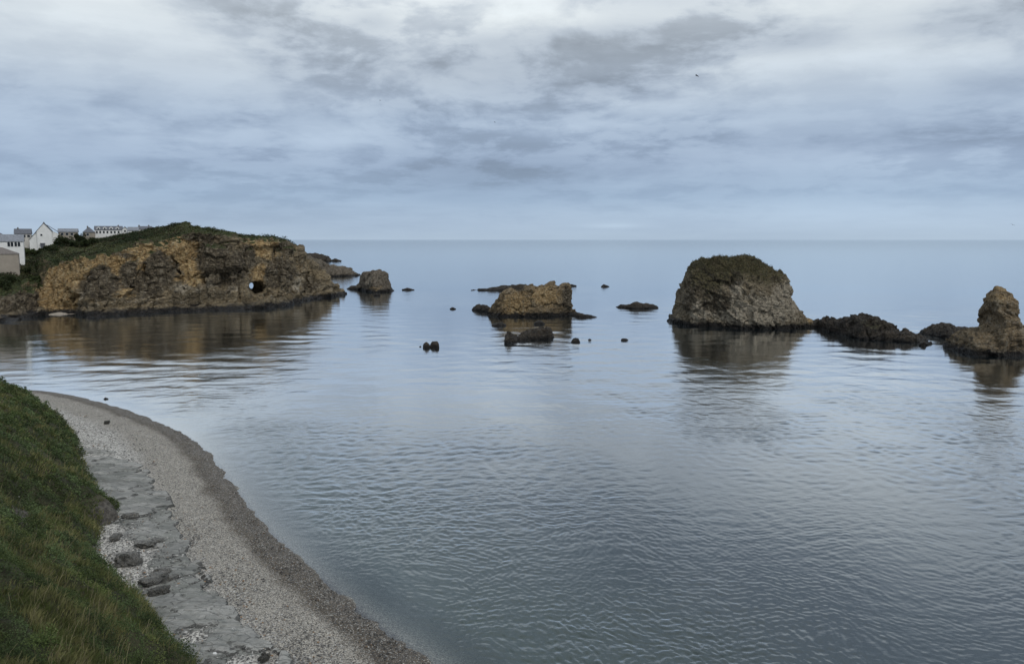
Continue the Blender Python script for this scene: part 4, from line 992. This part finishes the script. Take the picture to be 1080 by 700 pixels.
house('long white terrace with dark slate roof and small dormers on the skyline', 100.5, 129, 242.3, 238.6, 250, Yo(112, 118), 9, 'side', M_white, M_slate,
      wins=[(.08,.50,.8,1.2),(.2,.50,.8,1.2),(.33,.50,.8,1.2),(.46,.50,.8,1.2),(.6,.50,.8,1.2),(.73,.50,.8,1.2),(.87,.50,.8,1.2)], chim=[(.86,.5,.4)], extra=dormers)
house('small white gabled house closing the right end of the long terrace', 129.3, 135, 242, 239.2, 249, Yo(130, 112), 8, 'front', M_white, M_slate_pale, wins=[(.5,.62,.8,.9)])
house('low white house with pale grey roof, partly below the headland skyline', 135.4, 146, 243, 239.6, 249, Yo(140, 104), 8, 'side', M_white, M_slate_pale, wins=[(.5,.6,.9,.8)])
house('rightmost house, only its slate roof and two chimneys above the hill', 146.5, 160, 241.6, 238.8, 247, Yo(150, 112), 8, 'side', M_cream, M_slate, chim=[(.03,.5,.5),(.78,.5,.5)])

shrub(80.5, 245, Yo(80, 100), 2.3, 5.2, 'dark rounded tree in front of the long low building', 'tree', 'tree', .55)
shrub(86, 247, Yo(86, 98), 2.2, 3.4, 'dark bush between the rounded tree and the grey hipped house', dark=.6)
G = 'bushes below the houses'
for i, (px, py, off, r, h, lb) in enumerate([
    (63,250,80,3.4,4.0,'broad dark bush below the right corner of the gabled house'),
    (71,251,76,3.6,3.8,'dark bush below the long low building, next to the gabled house'),
    (79,252,70,3.6,3.6,'wide dark bush directly below the rounded tree'),
    (90,251,76,3.4,3.2,'dark bush below the grey hipped house'),
    (98,250,82,3.0,2.8,'low dark bush at the left end of the white terrace'),
    (41,254,76,3.0,2.8,'small dark bush at the foot of the tall white gable'),
    (29,256,80,3.2,3.0,'olive bush between the arched window building and the gabled house'),
    (10,291,22,3.6,3.2,'dark bush below the tan house, at the left edge'),
    (2,293,20,3.2,3.4,'dense dark bush at the left picture edge under the tan house'),
    (30,278,36,3.4,2.6,'dark bush right of the tan house'),
    (35,287,22,3.6,2.8,'bright green rounded bush above the grey rocks'),
    (44,270,46,3.4,2.4,'low bush halfway down the green slope under the gabled house'),
    (56,265,50,3.6,2.6,'low dark bush in the middle of the green slope'),
    (45,281,24,3.0,2.6,'dark bush at the left end of the ochre cliff rim'),
    (52,259,60,3.2,2.6,'low bush on the upper green slope under the gable')]):
    shrub(px, py, Yo(px, off), r, h, lb, dark=(1.3 if 'bright' in lb or 'olive' in lb else .75), group=G)

# ------------------------------------------------------------------ loose boulders on the beach
M_bgrey = rock_mat('boulder_rock', ((.17,.17,.16), (.25,.245,.23), (.12,.12,.112)), wet=-5, bump=.08, scale=1.2, rough=.85)
M_bdark = rock_mat('dark_boulder_rock', ((.06,.06,.055), (.10,.098,.09), (.045,.045,.042)), wet=-5, bump=.08, scale=1.2, rough=.85)
M_bwhite = plain('white_stone', (.6,.6,.58), .8, .1, 6)
def boulder(px, py, w_, h_, d_, label, m, rz=0, z=1.6, seed=0, lift=0):
    x, y, _ = onz(px, py, z); x, y = float(x), float(y); zb = float(beach_z(np.array([x]), np.array([y]))[0][0])+.12+lift
    V, Fc = ico(5); V = V/np.linalg.norm(V, axis=1)[:, None]
    f1, f2, cid = worley(V*1.3+seed*3.7, seed); V = V*(1+facets(V*1.1+seed*3.7, seed, .5, 1.1)*.55+facets(V*2.6+seed, seed+4, .4, 1.)*.12+.05*fbm(V, 4, 4, s=seed))[:, None]; w_ *= .88; d_ *= .88
    V[:,2] = np.clip(V[:,2], -.5, .62+.12*fbm(V, 1.5, 3, s=seed+3)); V = V*np.array([w_/2, d_/2, h_/2*1.5])
    o = mesh_np('boulder', V, Fc, m); 
    for k in ('ochre', 'dark', 'pale', 'veg'): fattr(o, k, np.zeros(len(V)))
    o.location = (x, y, zb+h_*.3); o.rotation_euler = (R(rng.uniform(-6,6)), R(rng.uniform(-6,6)), rz); tag(o, label, 'boulder')
boulder(137,543,1.9,.6,.9,'flat dark grey boulder on the shelf beside the dark earth bulge of the slope', M_bgrey, .1, seed=1)
boulder(134,592,2.3,1.1,1.5,'biggest grey boulder, lying among pebbles near the slope', M_bgrey, .3, seed=22)
boulder(131,594,.9,.6,.6,'small black boulder leaning against the big grey boulder', M_bdark, .3, seed=12, lift=.45)
boulder(152,572,2.4,.5,1.2,'long low grey slab boulder in the middle of the shelf', M_bgrey, -.3, seed=3)
boulder(166,567,1.2,.4,.8,'small grey boulder right of the long low slab', M_bgrey, .6, seed=4)
boulder(162,612,2.4,.9,1.5,'grey angular boulder at the slope edge below the pebble patch', M_bgrey, .5, seed=5)
boulder(168,625,1.8,.8,1.1,'dark angular boulder against the grass edge', M_bdark, .8, seed=6)
boulder(171,600,1.5,.45,1.0,'flat grey boulder above the angular boulder at the slope edge', M_bgrey, .2, seed=7)
boulder(182,606,1.1,.4,.7,'small grey block boulder on the shelf right of the flat boulder', M_bgrey, 1.2, seed=8)
boulder(122,566,1.2,.45,.8,'pale grey boulder in the pebbles close to the slope', M_bgrey, 1.2, seed=9)
boulder(276,690,.55,.35,.45,'small dark stone, lower left of a cluster on the lower pebbles', M_bdark, .2, seed=10)
boulder(281,688,.6,.4,.4,'small dark stone, right one of a cluster on the lower pebbles', M_bdark, .9, seed=11)
boulder(278,684,.4,.3,.35,'small dark stone, top one of a cluster on the lower pebbles', M_bdark, 1.9, seed=13)
boulder(226,687,.35,.25,.28,'white stone lying alone on the grey shelf near the picture bottom', M_bwhite, .3, seed=14)
boulder(113,445,.9,.5,.7,'dark stone alone on the upper curve of the beach', M_bdark, .3, z=1.2, seed=15)
sea_rock('sea_rock', 'tiny black rock awash just off the top of the beach curve', [(109,420),(111,418.5),(114,420)], [(109,421.2),(114,421.2)], .9, M_dark, voxel=.1, amp=.08, seed=51)

# ------------------------------------------------------------------ gulls
M_gull = plain('gull_feathers', (.10,.10,.11), .8, .1)
def gull(px, py, Y, span, rz, bank, label):
    c = P3(px, py, Y); bm = bmesh.new(); h = span/2
    # body
    rings = []
    for yy, r in ((-.34,.02),(-.22,.07),(0,.10),(.18,.075),(.27,.06),(.33,.05),(.42,.008)):
        rings.append([bm.verts.new((r*math.cos(a)*1., yy*span/1.2, r*.9*math.sin(a)+(.02 if yy > .2 else 0))) for a in [k*math.pi/4 for k in range(8)]])
    for i in range(len(rings)-1):
        for k in range(8): bm.faces.new([rings[i][k], rings[i][(k+1) % 8], rings[i+1][(k+1) % 8], rings[i+1][k]])
    bm.faces.new(rings[0]); bm.faces.new(rings[-1][::-1])
    root = bm_obj('gull', bm, M_gull, None); root.location = tuple(c); root.rotation_euler = (0, bank, rz); tag(root, label, 'bird')
    for s in (-1, 1):
        bm = bmesh.new(); prof = [(.05,.12,-.10,.0),(.45,.17,-.07,.13),(.75,.10,-.10,.11),(1.,-.12,-.16,.02)]
        t_ = [[bm.verts.new((s*x*h, a*span/1.2, z*h+.012)), bm.verts.new((s*x*h, b*span/1.2, z*h+.012)), bm.verts.new((s*x*h, b*span/1.2, z*h-.012)), bm.verts.new((s*x*h, a*span/1.2, z*h-.012))] for x, a, b, z in prof]
        for i in range(3):
            for k in range(4): bm.faces.new([t_[i][k], t_[i][(k+1) % 4], t_[i+1][(k+1) % 4], t_[i+1][k]])
        bm.faces.new(t_[0]); bm.faces.new(t_[-1][::-1]); bm_obj('wing', bm, M_gull, root)
gull(735, 80, 190, 1.3, .8, .3, 'distant gull flying high right of centre against the clouds')
gull(1068, 237, 230, 1.4, -.5, .5, 'distant gull flying low over the horizon at the right edge')
gull(401, 106, 330, 1.2, -.9, .3, 'tiny distant gull flying left of centre against the clouds')
gull(522, 129, 340, 1.2, .9, .2, 'tiny distant gull flying near the middle of the sky')
